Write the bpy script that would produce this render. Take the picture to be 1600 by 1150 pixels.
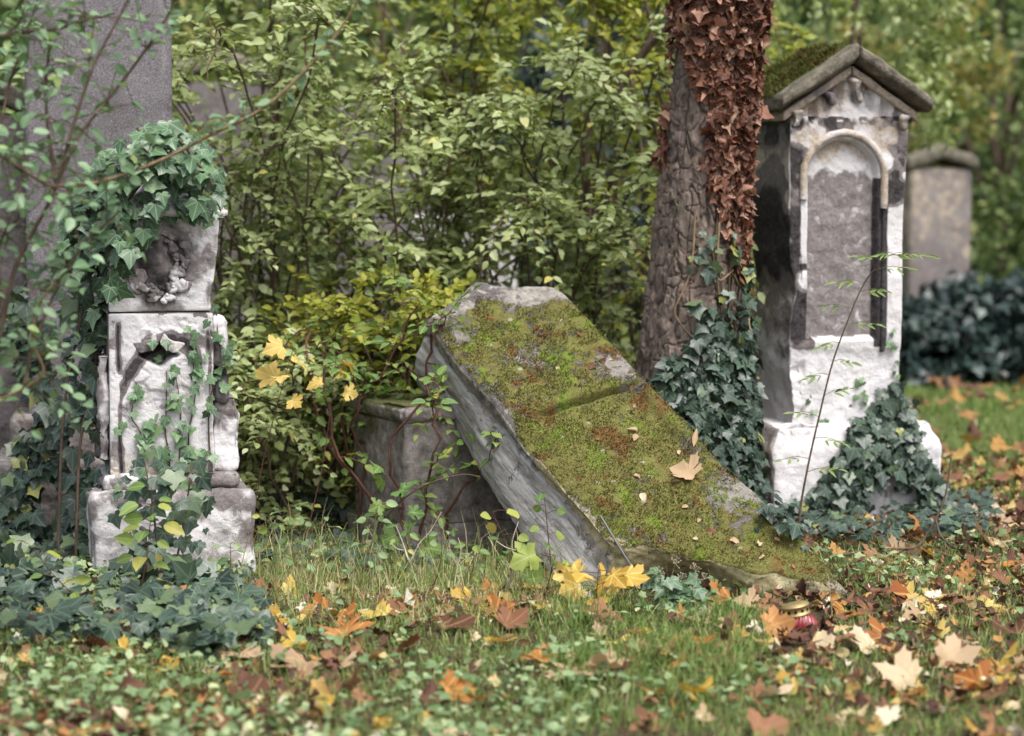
import bpy, math, random
import numpy as np
from mathutils import Matrix, Vector

# ------------------------------------------------------------------ camera, sky, sun, exposure
sc = bpy.context.scene
for o in list(bpy.data.objects): bpy.data.objects.remove(o)
FPX = 1600*85/36.0                      # focal length in pixels of the 1600 wide photograph
PITCH = math.atan((575-263)/FPX)
CAMZ = 1.5
cam_d = bpy.data.cameras.new('camera'); cam = bpy.data.objects.new('camera', cam_d); sc.collection.objects.link(cam)
cam.location = (0, 0, CAMZ); cam.rotation_euler = (math.pi/2-PITCH, 0, 0)
cam_d.lens = 85; cam_d.sensor_width = 36; cam_d.sensor_fit = 'HORIZONTAL'; cam_d.clip_end = 2000
cam_d.dof.use_dof = True; cam_d.dof.focus_distance = 8.75; cam_d.dof.aperture_fstop = 1.8
sc.camera = cam
SUN_EL, SUN_AZ = math.radians(62), math.radians(142)      # azimuth clockwise from +Y
world = bpy.data.worlds.new('World'); sc.world = world; world.use_nodes = True
wn = world.node_tree; wn.nodes.clear()
w_out = wn.nodes.new('ShaderNodeOutputWorld'); w_bg = wn.nodes.new('ShaderNodeBackground')
w_sky = wn.nodes.new('ShaderNodeTexSky'); w_sky.sky_type = 'NISHITA'; w_sky.sun_disc = False
w_sky.sun_elevation = SUN_EL; w_sky.sun_rotation = SUN_AZ; w_sky.dust_density = 4.0; w_sky.air_density = 1.0
w_hs = wn.nodes.new('ShaderNodeHueSaturation'); w_hs.inputs['Saturation'].default_value = 0.42
wn.links.new(w_sky.outputs[0], w_hs.inputs['Color']); wn.links.new(w_hs.outputs[0], w_bg.inputs[0])
w_bg.inputs[1].default_value = 0.11
wn.links.new(w_bg.outputs[0], w_out.inputs[0])
sun_d = bpy.data.lights.new('sun', 'SUN'); sun = bpy.data.objects.new('sun', sun_d); sc.collection.objects.link(sun)
sun_d.energy = 1.5; sun_d.angle = math.radians(35); sun_d.color = (1.0, 0.97, 0.92)
sdir = Vector((math.sin(SUN_AZ)*math.cos(SUN_EL), math.cos(SUN_AZ)*math.cos(SUN_EL), math.sin(SUN_EL)))
sun.rotation_euler = sdir.to_track_quat('Z', 'Y').to_euler(); sun.location = (0, 0, 12)
sc.view_settings.view_transform = 'Standard'; sc.view_settings.look = 'None'
sc.view_settings.gamma = 1.0; sc.view_settings.use_curve_mapping = False
sc.view_settings.exposure = 1.3
sc.render.engine = 'CYCLES'
sc.cycles.max_bounces = 6; sc.cycles.diffuse_bounces = 3; sc.cycles.glossy_bounces = 2
sc.cycles.transmission_bounces = 4; sc.cycles.transparent_max_bounces = 6

# ------------------------------------------------------------------ numbers
rng = np.random.default_rng(7)
CP, SP = math.cos(PITCH), math.sin(PITCH)
def ray(px, py):
    a = (px-800)/FPX; b = -(py-575)/FPX
    return np.array([a, CP+b*SP, -SP+b*CP])
def G(px, py, z=0.0):                    # the point at height z under a pixel
    r = ray(px, py); return np.array([0, 0, CAMZ])+r*((z-CAMZ)/r[2])
def P(px, py, y):                        # the point of a pixel at depth y
    r = ray(px, py); return np.array([0, 0, CAMZ])+r*(y/r[1])
def nz(v): return v/np.maximum(np.linalg.norm(v, axis=-1, keepdims=True), 1e-9)
def sstep(a, b, x):
    t = np.clip((x-a)/(b-a), 0, 1); return t*t*(3-2*t)
def _hash(x, y, z, s):
    h = (x.astype(np.int64)*374761393+y.astype(np.int64)*668265263+z.astype(np.int64)*2147483647+s*1274126177) & 0xffffffff
    h = ((h ^ (h >> 13))*1274126177) & 0xffffffff
    h = ((h ^ (h >> 16))*2246822519) & 0xffffffff
    return ((h ^ (h >> 15)) & 0xffffff)/float(0xffffff)
def vnoise(p, s=0):
    i = np.floor(p); f = p-i; f = f*f*f*(f*(f*6-15)+10); i = i.astype(np.int64)
    r = 0
    for dx in (0, 1):
        for dy in (0, 1):
            for dz in (0, 1):
                w = (f[..., 0] if dx else 1-f[..., 0])*(f[..., 1] if dy else 1-f[..., 1])*(f[..., 2] if dz else 1-f[..., 2])
                r = r+w*_hash(i[..., 0]+dx, i[..., 1]+dy, i[..., 2]+dz, s)
    return r*2-1
def fbm(p, scale=1.0, octv=4, s=0, gain=.5):
    p = np.asarray(p, float)*scale; a = 1; r = 0; t = 0
    for k in range(octv):
        r = r+a*vnoise(p+k*17.3, s+k); t += a; a *= gain; p = p*2.03
    return r/t
def vor(p, s=0):
    i = np.floor(p).astype(np.int64); f1 = np.full(p.shape[:-1], 9.); f2 = f1.copy(); cid = f1.copy()
    for dx in (-1, 0, 1):
        for dy in (-1, 0, 1):
            for dz in (-1, 0, 1):
                c = i+np.array([dx, dy, dz]); h = [_hash(c[..., 0], c[..., 1], c[..., 2], s+k) for k in range(4)]
                q = c+np.stack(h[:3], -1); d = np.linalg.norm(q-p, axis=-1)
                m = d < f1; f2 = np.where(m, f1, np.minimum(f2, d)); cid = np.where(m, h[3], cid); f1 = np.where(m, d, f1)
    return f1, f2, cid
def vec_noise(p, scale, octv=3, s=0):
    return np.stack([fbm(p, scale, octv, s+31*k) for k in range(3)], -1)

# ------------------------------------------------------------------ objects
col = sc.collection
def tag(o, label=None, cat=None, group=None, kind=None):
    if label: o['label'] = label
    if cat: o['category'] = cat
    if group: o['group'] = group
    if kind: o['kind'] = kind
    return o
def root(name, label, cat, base, group=None, rotz=0):
    o = bpy.data.objects.new(name, None); col.objects.link(o); o.location = base; o.rotation_euler = (0, 0, rotz)
    o.empty_display_size = .05
    return tag(o, label, cat, group)
def mesh(name, V, F, mat, attrs=None, uv=None, smooth=True):
    V = np.ascontiguousarray(V, np.float32); F = np.ascontiguousarray(F, np.int32)
    me = bpy.data.meshes.new(name); k = F.shape[1]
    me.vertices.add(len(V)); me.vertices.foreach_set('co', V.ravel())
    me.loops.add(F.size); me.loops.foreach_set('vertex_index', F.ravel())
    me.polygons.add(len(F)); me.polygons.foreach_set('loop_start', np.arange(len(F), dtype=np.int32)*k)
    if smooth: me.polygons.foreach_set('use_smooth', np.ones(len(F), bool))
    for n, a in (attrs or {}).items():
        at = me.attributes.new(n, 'FLOAT', 'POINT'); at.data.foreach_set('value', np.ascontiguousarray(a, np.float32))
    if uv is not None:
        at = me.attributes.new('leafuv', 'FLOAT2', 'POINT'); at.data.foreach_set('vector', np.ascontiguousarray(uv, np.float32).ravel())
    me.update(calc_edges=True); me.validate()
    if mat: me.materials.append(mat)
    return me
def part(name, me, parent=None, mat_world=None, kind=None):
    o = bpy.data.objects.new(name, me); col.objects.link(o)
    if parent: o.parent = parent
    if kind: o['kind'] = kind
    return o
def mk(name, V, F, mat, parent=None, attrs=None, uv=None, smooth=True, kind=None, world=False):
    V = np.asarray(V, float)
    if world and parent is not None: V = V-np.array(parent.location)
    return part(name, mesh(name, V, F, mat, attrs, uv, smooth), parent, kind=kind)
def tri(F):
    F = np.asarray(F); return np.concatenate([F[:, [0, 1, 2]], F[:, [0, 2, 3]]])

# subdivided box whose edges are rounded: vertices, quads, normals
def rbox(sx, sy, sz, step, r=.01):
    n = [max(1, int(round(s/step))) for s in (sx, sy, sz)]
    ids = {}; Vs = []; Fs = []; base = 0
    key = []
    for ax in range(3):
        u, v = (ax+1) % 3, (ax+2) % 3
        for sd in (0, 1):
            A, B = np.meshgrid(np.arange(n[u]+1), np.arange(n[v]+1), indexing='ij')
            q = np.zeros(A.shape+(3,), int); q[..., u] = A; q[..., v] = B; q[..., ax] = n[ax]*sd
            idx = np.arange(A.size).reshape(A.shape)+base
            f = np.stack([idx[:-1, :-1], idx[1:, :-1], idx[1:, 1:], idx[:-1, 1:]], -1).reshape(-1, 4)
            Fs.append(f if sd else f[:, ::-1]); key.append(q.reshape(-1, 3)); base += A.size
    K = np.concatenate(key); F = np.concatenate(Fs)
    U, inv = np.unique(K, axis=0, return_inverse=True); F = inv.reshape(-1)[F]
    S = np.array([sx, sy, sz]); V = (U/np.array(n)-.5)*S
    h = S/2-r; c = np.clip(V, -h, h); d = V-c; L = np.linalg.norm(d, axis=1, keepdims=True)
    N = np.where(L > 1e-9, d/np.maximum(L, 1e-9), 0)
    Vr = c+N*r*np.minimum(1, L/r) if r > 0 else V
    fl = np.abs(V) > S/2-1e-7
    Nn = nz(np.where(fl, np.sign(V), 0))
    return Vr, F, Nn, V
def lathe(prof, n=32, rib=0, amp=0.0):
    prof = np.array(prof, float); th = np.arange(n)*2*np.pi/n
    R = prof[:, 0][:, None]*(1+(amp*np.cos(rib*th)[None, :] if rib else 0)*(prof[:, 2][:, None] if prof.shape[1] > 2 else 1))
    V = np.stack([R*np.cos(th), R*np.sin(th), np.repeat(prof[:, 1][:, None], n, 1)], -1).reshape(-1, 3)
    F = []
    for i in range(len(prof)-1):
        for j in range(n):
            a = i*n+j; b = i*n+(j+1) % n; F.append((a, b, b+n, a+n))
    return V, np.array(F)
def tube(pts, rad, sides=6, rough=0.0, s=0):
    pts = np.asarray(pts, float); n = len(pts); rad = np.broadcast_to(np.asarray(rad, float), (n,))
    T = nz(np.gradient(pts, axis=0)); ref = np.array([.31, .17, .93])
    A = nz(np.cross(T, ref)); B = np.cross(T, A); th = np.arange(sides)*2*np.pi/sides
    V = pts[:, None]+rad[:, None, None]*(np.cos(th)[None, :, None]*A[:, None]+np.sin(th)[None, :, None]*B[:, None])
    V = V.reshape(-1, 3)
    if rough: V = V+vec_noise(V, 1/(rad.max()*1.5), 2, s)*rough
    i = np.arange(n-1)[:, None]*sides; j = np.arange(sides)[None, :]; j2 = (j+1) % sides
    F = np.stack([i+j, i+j2, i+sides+j2, i+sides+j], -1).reshape(-1, 4)
    cap = np.array([[k, (k+1) % sides, (k+2) % sides, (k+2) % sides] for k in range(0)]).reshape(-1, 4).astype(int)
    return V, np.concatenate([F, cap]) if len(cap) else F
def join(lst):
    Vs = []; Fs = []; b = 0
    for V, F in lst:
        Vs.append(V); Fs.append(np.asarray(F)+b); b += len(V)
    return np.concatenate(Vs), np.concatenate(Fs)
def spline(p, n=24):
    p = np.asarray(p, float); q = np.vstack([2*p[0]-p[1], p, 2*p[-1]-p[-2]]); out = []
    m = len(p)-1
    for t in np.linspace(0, m, n):
        i = min(int(t), m-1); f = t-i; a, b, c, d = q[i:i+4]
        out.append(.5*((2*b)+(-a+c)*f+(2*a-5*b+4*c-d)*f*f+(-a+3*b-3*c+d)*f**3))
    return np.array(out)

# ------------------------------------------------------------------ materials
class NT:
    def __init__(s, name):
        s.m = bpy.data.materials.new(name); s.m.use_nodes = True; s.t = s.m.node_tree; s.t.nodes.clear()
        s.out = s.n('OutputMaterial')
    def n(s, typ, **kw):
        nd = s.t.nodes.new('ShaderNode'+typ)
        for k, v in kw.items(): setattr(nd, k, v)
        return nd
    def l(s, a, b): s.t.links.new(a, b)
    def put(s, sock, v):
        if isinstance(v, (int, float)): sock.default_value = v
        elif isinstance(v, tuple): sock.default_value = v if len(v) == len(sock.default_value) else v+(1,)
        else: s.l(v, sock)
    def co(s, scale=(1, 1, 1)):
        c = s.n('TexCoord'); mp = s.n('Mapping'); s.l(c.outputs['Object'], mp.inputs[0]); mp.inputs['Scale'].default_value = scale
        return mp.outputs[0]
    def noise(s, scale, det=4, rough=.55, dist=0, vec=None, col=False):
        nd = s.n('TexNoise'); s.l(vec if vec is not None else s.co(), nd.inputs['Vector'])
        nd.inputs['Scale'].default_value = scale; nd.inputs['Detail'].default_value = det
        nd.inputs['Roughness'].default_value = rough; nd.inputs['Distortion'].default_value = dist
        return nd.outputs['Color' if col else 'Fac']
    def voro(s, scale, feat='F1', vec=None, out='Distance'):
        nd = s.n('TexVoronoi', feature=feat); s.l(vec if vec is not None else s.co(), nd.inputs['Vector']); nd.inputs['Scale'].default_value = scale
        return nd.outputs[out]
    def ma(s, op, a, b=0.0, c=None, clamp=False):
        nd = s.n('Math', operation=op, use_clamp=clamp); s.put(nd.inputs[0], a); s.put(nd.inputs[1], b)
        if c is not None: s.put(nd.inputs[2], c)
        return nd.outputs[0]
    def mr(s, v, a, b, c=0., d=1., smooth=True):
        nd = s.n('MapRange', interpolation_type='SMOOTHSTEP' if smooth else 'LINEAR'); s.put(nd.inputs[0], v)
        for k, x in zip((1, 2, 3, 4), (a, b, c, d)): nd.inputs[k].default_value = x
        return nd.outputs[0]
    def mix(s, f, a, b, mode='MIX'):
        nd = s.n('Mix', data_type='RGBA', blend_type=mode); s.put(nd.inputs[0], f); s.put(nd.inputs[6], a); s.put(nd.inputs[7], b)
        return nd.outputs[2]
    def ramp(s, f, stops, interp='LINEAR'):
        nd = s.n('ValToRGB'); cr = nd.color_ramp; cr.interpolation = interp
        while len(cr.elements) < len(stops): cr.elements.new(.5)
        for e, (p, c) in zip(cr.elements, stops): e.position = p; e.color = tuple(c)+(1,)
        s.put(nd.inputs[0], f); return nd.outputs[0]
    def attr(s, name, out='Fac'):
        nd = s.n('Attribute', attribute_name=name); return nd.outputs[out]
    def bump(s, h, strength=.5, dist=.01):
        nd = s.n('Bump'); nd.inputs['Strength'].default_value = strength; nd.inputs['Distance'].default_value = dist
        s.put(nd.inputs['Height'], h); return nd.outputs[0]
    def bsdf(s, colr, rough=.8, spec=.3, normal=None, **kw):
        b = s.n('BsdfPrincipled'); s.put(b.inputs['Base Color'], colr); s.put(b.inputs['Roughness'], rough); b.inputs['Specular IOR Level'].default_value = spec
        if normal is not None: s.l(normal, b.inputs['Normal'])
        for k, v in kw.items(): s.put(b.inputs[k.replace('_', ' ')], v)
        return b.outputs[0]
    def done(s, sh): s.l(sh, s.out.inputs[0]); return s.m

def leaf_mat(name, stops, rough=.5, spec=.35, trans=.25, tcol=None, vein=None, spots=None, mottle=.25, under=None):
    t = NT(name); tint = t.attr('tint')
    c = t.ramp(tint, stops)
    n = t.noise(55, 3, .6)
    c = t.mix(t.mr(n, .35, .7), c, t.mix(1.0, c, (1-mottle, 1-mottle, 1-mottle*.8), 'MULTIPLY'))
    uvn = t.n('Attribute', attribute_name='leafuv'); sep = t.n('SeparateXYZ'); t.l(uvn.outputs['Vector'], sep.inputs[0])
    x, y = sep.outputs[0], sep.outputs[1]
    if spots:
        sn = t.noise(28, 4, .7); c = t.mix(t.mr(sn, spots[0], spots[0]+.06), c, spots[1])
    if vein:
        vm = None
        for a in vein[1]:
            ca, sa = math.cos(math.radians(a)), math.sin(math.radians(a))
            across = t.ma('ABSOLUTE', t.ma('SUBTRACT', t.ma('MULTIPLY', x, ca), t.ma('MULTIPLY', y, sa)))
            along = t.ma('ADD', t.ma('MULTIPLY', x, sa), t.ma('MULTIPLY', y, ca))
            m = t.ma('MULTIPLY', t.mr(across, .012, .042, 1, 0), t.mr(along, 0, .03))
            vm = m if vm is None else t.ma('MAXIMUM', vm, m)
        c = t.mix(t.ma('MULTIPLY', vm, vein[2]), c, vein[0])
    if under:
        geo = t.n('NewGeometry'); c = t.mix(geo.outputs['Backfacing'], c, t.mix(1.0, c, under, 'MULTIPLY'))
    sh = t.bsdf(c, rough, spec)
    if trans:
        tr = t.n('BsdfTranslucent'); t.put(tr.inputs[0], t.mix(1.0, c, tcol or (1.1, 1.15, .7), 'MULTIPLY'))
        ms = t.n('MixShader'); ms.inputs[0].default_value = trans; t.l(sh, ms.inputs[1]); t.l(tr.outputs[0], ms.inputs[2]); sh = ms.outputs[0]
    return t.done(sh)
M = {}
IV = [0, 48, -48, 95, -95]; MP = [0, 42, -42, 80, -80]
M['shrub'] = leaf_mat('pale green shrub leaf', [(0, (.15, .20, .05)), (.35, (.29, .35, .12)), (.7, (.43, .50, .23)), (.93, (.54, .58, .33)), (1, (.60, .52, .14))], .45, .4, .32, vein=((.34, .40, .2), [0], .5))
M['shrub_yellow'] = leaf_mat('yellow green leaf', [(0, (.14, .20, .03)), (.5, (.30, .34, .05)), (1, (.46, .44, .08))], .5, .35, .4)
M['near_leaf'] = leaf_mat('blue green leaf', [(0, (.09, .17, .07)), (.5, (.17, .29, .14)), (.9, (.27, .40, .22)), (1, (.36, .46, .12))], .4, .5, .3, vein=((.3, .4, .28), [0], .4))
M['ivy'] = leaf_mat('dark ivy leaf', [(0, (.012, .026, .018)), (.45, (.026, .052, .034)), (.8, (.052, .088, .054)), (.97, (.11, .16, .065)), (1, (.26, .26, .06))], .42, .5, .06, vein=((.13, .19, .12), IV, .5))
M['ivy_pale'] = leaf_mat('mid green ivy leaf', [(0, (.05, .10, .05)), (.5, (.09, .17, .08)), (1, (.17, .27, .11))], .4, .45, .12, vein=((.24, .33, .2), IV, .55))
M['ivy_dead'] = leaf_mat('dead ivy leaf', [(0, (.05, .02, .013)), (.35, (.14, .056, .034)), (.7, (.25, .115, .072)), (.9, (.38, .22, .15)), (1, (.50, .34, .24))], .65, .3, .12, (1.2, .8, .6), vein=((.30, .16, .10), IV, .4))
M['maple_orange'] = leaf_mat('orange maple leaf', [(0, (.30, .09, .02)), (.5, (.43, .17, .035)), (1, (.54, .28, .11))], .6, .3, .3, (1.2, .9, .6), vein=((.62, .38, .12), MP, .6), spots=(.60, (.17, .06, .025)))
M['maple_yellow'] = leaf_mat('yellow maple leaf', [(0, (.42, .24, .035)), (.5, (.55, .36, .06)), (1, (.64, .49, .16))], .55, .3, .3, (1.1, 1, .6), vein=((.72, .62, .22), MP, .6), spots=(.60, (.28, .15, .04)))
M['maple_brown'] = leaf_mat('brown maple leaf', [(0, (.09, .04, .022)), (.5, (.19, .085, .045)), (1, (.30, .15, .08))], .75, .2, .15, (1.2, .9, .6), vein=((.30, .17, .09), MP, .5))
M['maple_pale'] = leaf_mat('pale dry maple leaf', [(0, (.34, .22, .13)), (.5, (.50, .36, .22)), (1, (.64, .54, .36))], .7, .25, .2, (1.1, 1, .8), vein=((.46, .31, .16), MP, .6))
M['seedling'] = leaf_mat('seedling leaf', [(0, (.10, .20, .05)), (.5, (.22, .32, .08)), (.8, (.40, .42, .08)), (1, (.50, .38, .12))], .5, .35, .35, vein=((.42, .46, .2), [0], .5), spots=(.70, (.33, .20, .08)))
M['litter'] = leaf_mat('mixed leaf litter', [(0, (.055, .028, .02)), (.25, (.13, .06, .04)), (.45, (.27, .14, .07)), (.62, (.36, .20, .06)), (.78, (.46, .33, .11)), (.9, (.60, .50, .32)), (1, (.66, .60, .48))], .75, .2, .15, (1.1, 1, .8))
M['clover'] = leaf_mat('small ground plant leaf', [(0, (.06, .11, .04)), (.4, (.15, .235, .09)), (.75, (.28, .39, .19)), (1, (.46, .52, .27))], .5, .35, .3)
M['grass'] = leaf_mat('grass blade', [(0, (.08, .15, .03)), (.4, (.18, .28, .07)), (.62, (.30, .38, .12)), (.8, (.50, .42, .21)), (1, (.62, .52, .34))], .6, .25, .3)
M['far_green'] = leaf_mat('far green leaf', [(0, (.055, .095, .035)), (.5, (.155, .225, .08)), (.85, (.28, .35, .13)), (1, (.38, .40, .15))], .5, .35, .3)
M['far_yellow'] = leaf_mat('far yellow leaf', [(0, (.10, .145, .04)), (.5, (.22, .25, .08)), (.8, (.38, .33, .11)), (1, (.48, .36, .13))], .5, .35, .4)
M['far_dark'] = leaf_mat('far dark ivy leaf', [(0, (.010, .022, .020)), (.6, (.026, .050, .044)), (1, (.055, .09, .07))], .4, .45, .05)

def wood(name, a, b, scale=60, bump=.4):
    t = NT(name); n = t.noise(scale, 5, .65, .4, t.co((1, 1, .3)))
    return t.done(t.bsdf(t.ramp(n, [(.3, a), (.7, b)]), .85, .2, t.bump(n, bump, .004)))
M['stem'] = wood('brown stem', (.05, .035, .025), (.15, .105, .075))
M['stem_tan'] = wood('tan stem', (.16, .11, .06), (.30, .21, .13))
M['stem_red'] = wood('reddish stem', (.07, .03, .025), (.15, .07, .05))
M['stem_green'] = wood('green stem', (.10, .10, .04), (.20, .19, .08))
M['stem_pale'] = wood('bleached dead twig', (.32, .27, .21), (.55, .49, .41))

def soil_mat():
    t = NT('leaf mould soil'); n = t.noise(9, 6, .65); m = t.noise(60, 5, .7); g = t.noise(1.1, 3)
    c = t.ramp(m, [(.25, (.018, .012, .009)), (.5, (.06, .038, .026)), (.75, (.15, .10, .065))])
    c = t.mix(t.mr(n, .5, .62), c, t.ramp(m, [(.3, (.03, .045, .015)), (.7, (.10, .14, .045))]))
    sep = t.n('SeparateXYZ'); tc = t.n('TexCoord'); t.l(tc.outputs['Object'], sep.inputs[0])
    far = t.mr(t.ma('ADD', sep.outputs[1], t.ma('MULTIPLY', g, 1.5)), 11.4, 12.6)
    c = t.mix(far, c, t.ramp(m, [(.25, (.045, .06, .02)), (.55, (.11, .135, .045)), (.8, (.19, .19, .08))]))
    return t.done(t.bsdf(c, .95, .1, t.bump(m, .8, .02)))
M['soil'] = soil_mat()
def plaster_mat():
    # worn limestone: white where fresh, cream, grey crust and black crust where the attributes put them
    t = NT('weathered limestone'); dk = t.attr('dark'); wm = t.attr('warm')
    n1 = t.noise(16, 6, .68, .5); n2 = t.noise(70, 4, .6); n3 = t.noise(5, 4, .6)
    st = t.noise(9, 5, .65, .3, t.co((1, 1, .22)))
    v = t.ma('ADD', dk, t.ma('MULTIPLY', t.ma('SUBTRACT', n1, .5), .62)); v = t.ma('ADD', v, t.mr(st, .55, .80, 0, .20))
    v = t.ma('ADD', v, t.ma('MULTIPLY', t.ma('SUBTRACT', n2, .5), .16))
    white = t.ramp(t.ma('ADD', t.ma('MULTIPLY', n2, .5), t.ma('MULTIPLY', n3, .5)), [(.32, (.40, .375, .375)), (.43, (.60, .575, .58)), (.54, (.62, .60, .605)), (.75, (.68, .66, .665))])
    cream = t.ramp(n2, [(.3, (.28, .225, .175)), (.6, (.48, .40, .32)), (.8, (.58, .51, .42))])
    grey = t.ramp(t.ma('ADD', t.ma('MULTIPLY', n2, .35), t.ma('ADD', t.ma('MULTIPLY', n1, .35), t.ma('MULTIPLY', n3, .3))), [(.34, (.085, .074, .073)), (.5, (.18, .158, .155)), (.64, (.30, .268, .26))])
    black = t.ramp(t.ma('ADD', t.ma('MULTIPLY', n2, .5), t.ma('MULTIPLY', n1, .5)), [(.36, (.014, .012, .014)), (.66, (.085, .074, .076))])
    wv = t.ma('ADD', wm, t.ma('MULTIPLY', t.ma('SUBTRACT', n3, .5), .7))
    c = t.mix(t.mr(wv, .35, .6), white, cream)
    c = t.mix(t.mr(v, .29, .46), c, grey); c = t.mix(t.mr(v, .60, .78), c, black)
    pit = t.mr(t.voro(38), .05, .16, 0, 1)
    h = t.ma('ADD', t.ma('MULTIPLY', n2, .6), t.ma('MULTIPLY', n1, .9)); h = t.ma('ADD', h, t.ma('MULTIPLY', pit, .12))
    h = t.ma('ADD', h, t.mr(v, .34, .42, .25, 0))
    return t.done(t.bsdf(c, .88, .2, t.bump(h, .75, .009)))
M['plaster'] = plaster_mat()
def granite_mat():
    t = NT('grey granite'); n = t.noise(190, 4, .75); b = t.noise(4, 5, .6); v = t.voro(150)
    c = t.ramp(n, [(.3, (.055, .049, .053)), (.5, (.15, .137, .147)), (.68, (.33, .305, .32))])
    c = t.mix(t.mr(v, .1, .3, .5, 0), c, (.42, .40, .41))
    c = t.mix(t.mr(b, .42, .72, 0, .55), c, t.mix(1.0, c, (.66, .60, .58), 'MULTIPLY'))
    st = t.noise(7, 5, .7, 0, t.co((1, 1, .12))); c = t.mix(t.mr(st, .56, .72, 0, .5), c, (.36, .34, .34))
    al = t.noise(3.2, 6, .7, .6); c = t.mix(t.mr(al, .5, .7, 0, .7), c, t.mix(1.0, c, (.55, .53, .46), 'MULTIPLY')); sp = t.noise(24, 5, .7); c = t.mix(t.mr(sp, .62, .68, 0, .5), c, (.30, .29, .27))
    return t.done(t.bsdf(c, .85, .25, t.bump(n, .5, .005)))
M['granite'] = granite_mat()
def brownstone_mat():
    t = NT('brown damp sandstone'); n = t.noise(22, 6, .65); m = t.noise(110, 4, .65); a = t.attr('moss'); k = t.noise(8, 5, .65)
    c = t.ramp(n, [(.25, (.07, .06, .055)), (.5, (.22, .195, .185)), (.75, (.38, .35, .34))])
    c = t.mix(t.mr(m, .4, .7, 0, .5), c, t.mix(1.0, c, (1.5, 1.45, 1.4), 'MULTIPLY'))
    ms = t.ramp(m, [(.3, (.045, .05, .02)), (.7, (.13, .13, .05))])
    c = t.mix(t.mr(t.ma('ADD', a, t.ma('MULTIPLY', t.ma('SUBTRACT', k, .5), .9)), .42, .66), c, ms)
    return t.done(t.bsdf(c, .9, .2, t.bump(t.ma('ADD', n, t.ma('MULTIPLY', m, .5)), .7, .012)))
M['brownstone'] = brownstone_mat()
def moss_ramp(t, k, m):
    c = t.ramp(m, [(.25, (.075, .08, .016)), (.5, (.150, .142, .042)), (.75, (.27, .25, .09))])
    c = t.mix(t.mr(k, .54, .64), c, t.ramp(m, [(.3, (.085, .12, .018)), (.7, (.21, .27, .045))]))
    return t.mix(t.mr(k, .445, .37, 0, .8), c, t.ramp(m, [(.3, (.085, .04, .016)), (.7, (.21, .11, .04))]))
def tilted_mat():
    t = NT('mossy sandstone'); moss = t.attr('moss'); side = t.attr('side'); yel = t.attr('yellow')
    big = t.noise(6.5, 5, .62, .6); mid = t.noise(24, 6, .68, .3); fine = t.noise(150, 4, .7); pat = t.noise(5.2, 4, .6, .8, t.co((1.3, 1, 1)))
    # sedimentary laminae run along the length on the sides
    lam = t.noise(26, 6, .7, .5, t.co((1, .18, 1.5)))
    stone = t.ramp(mid, [(.28, (.07, .06, .058)), (.45, (.19, .172, .155)), (.6, (.30, .275, .24)), (.8, (.45, .42, .37))])
    stone = t.mix(t.mr(t.ma('ADD', yel, t.ma('MULTIPLY', t.ma('SUBTRACT', big, .5), 1.1)), .4, .65), stone, t.ramp(mid, [(.25, (.16, .13, .065)), (.5, (.36, .31, .18)), (.78, (.55, .50, .33))]))
    flake = t.ramp(lam, [(.26, (.16, .147, .145)), (.44, (.38, .36, .35)), (.6, (.54, .52, .505)), (.8, (.68, .66, .63))])  # flaked grey, brightened in colour because little light reaches this side
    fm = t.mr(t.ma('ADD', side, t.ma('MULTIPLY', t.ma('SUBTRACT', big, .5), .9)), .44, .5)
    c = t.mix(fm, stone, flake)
    lich = t.mr(t.ma('ADD', t.noise(17, 5, .7, .4), t.ma('MULTIPLY', t.attr('lichen'), .22)), .57, .63)
    c = t.mix(t.ma('MULTIPLY', lich, t.mr(side, .3, .6, 1, .2)), c, t.ramp(fine, [(.3, (.045, .039, .038)), (.7, (.16, .145, .142))]))
    mv = t.ma('ADD', moss, t.ma('MULTIPLY', t.ma('SUBTRACT', mid, .5), 1.5))
    mv = t.ma('ADD', mv, t.ma('MULTIPLY', t.ma('SUBTRACT', fine, .5), .5))
    mm = t.mr(mv, .40, .56)
    c = t.mix(mm, c, moss_ramp(t, pat, fine))
    wv = t.voro(11); wl = t.mr(t.ma('ADD', wv, t.ma('MULTIPLY', fine, .22)), .19, .23, 1, 0)
    c = t.mix(t.ma('MULTIPLY', wl, t.mr(side, .3, .6, .8, 0)), c, (.36, .34, .28))
    h = t.ma('ADD', t.ma('MULTIPLY', mid, .8), t.ma('MULTIPLY', t.ma('MULTIPLY', fine, mm), .9))
    h = t.ma('ADD', h, t.ma('MULTIPLY', t.ma('MULTIPLY', lam, fm), 1.6)); h = t.ma('ADD', h, t.ma('MULTIPLY', fm, .35))
    return t.done(t.bsdf(c, .92, .15, t.bump(h, .9, .013)))
M['tilted'] = tilted_mat()
def moss_mat(name, lo=1.0):
    t = NT(name); pat = t.noise(5.2, 4, .6, .8, t.co((1.3, 1, 1))); tint = t.attr('tint')
    c = moss_ramp(t, pat, tint); c = t.mix(1.0, c, (lo, lo, lo), 'MULTIPLY')
    return t.done(t.bsdf(c, .9, .1))
M['moss'] = moss_mat('moss'); M['moss_dark'] = moss_mat('roof moss', .55)
def roofstone_mat():
    t = NT('lichened roof stone'); n = t.noise(14, 6, .65); m = t.noise(90, 4, .65)
    c = t.ramp(n, [(.25, (.04, .036, .028)), (.5, (.13, .115, .09)), (.75, (.29, .26, .21))])
    c = t.mix(t.mr(m, .5, .75, 0, .6), c, (.30, .29, .22)); g = t.attr('moss')
    c = t.mix(t.mr(t.ma('ADD', g, t.ma('MULTIPLY', t.ma('SUBTRACT', n, .5), .9)), .4, .6), c, t.ramp(m, [(.3, (.028, .034, .009)), (.7, (.105, .115, .026))]))
    return t.done(t.bsdf(c, .9, .15, t.bump(t.ma('ADD', n, m), .7, .01)))
M['roofstone'] = roofstone_mat()
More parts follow.
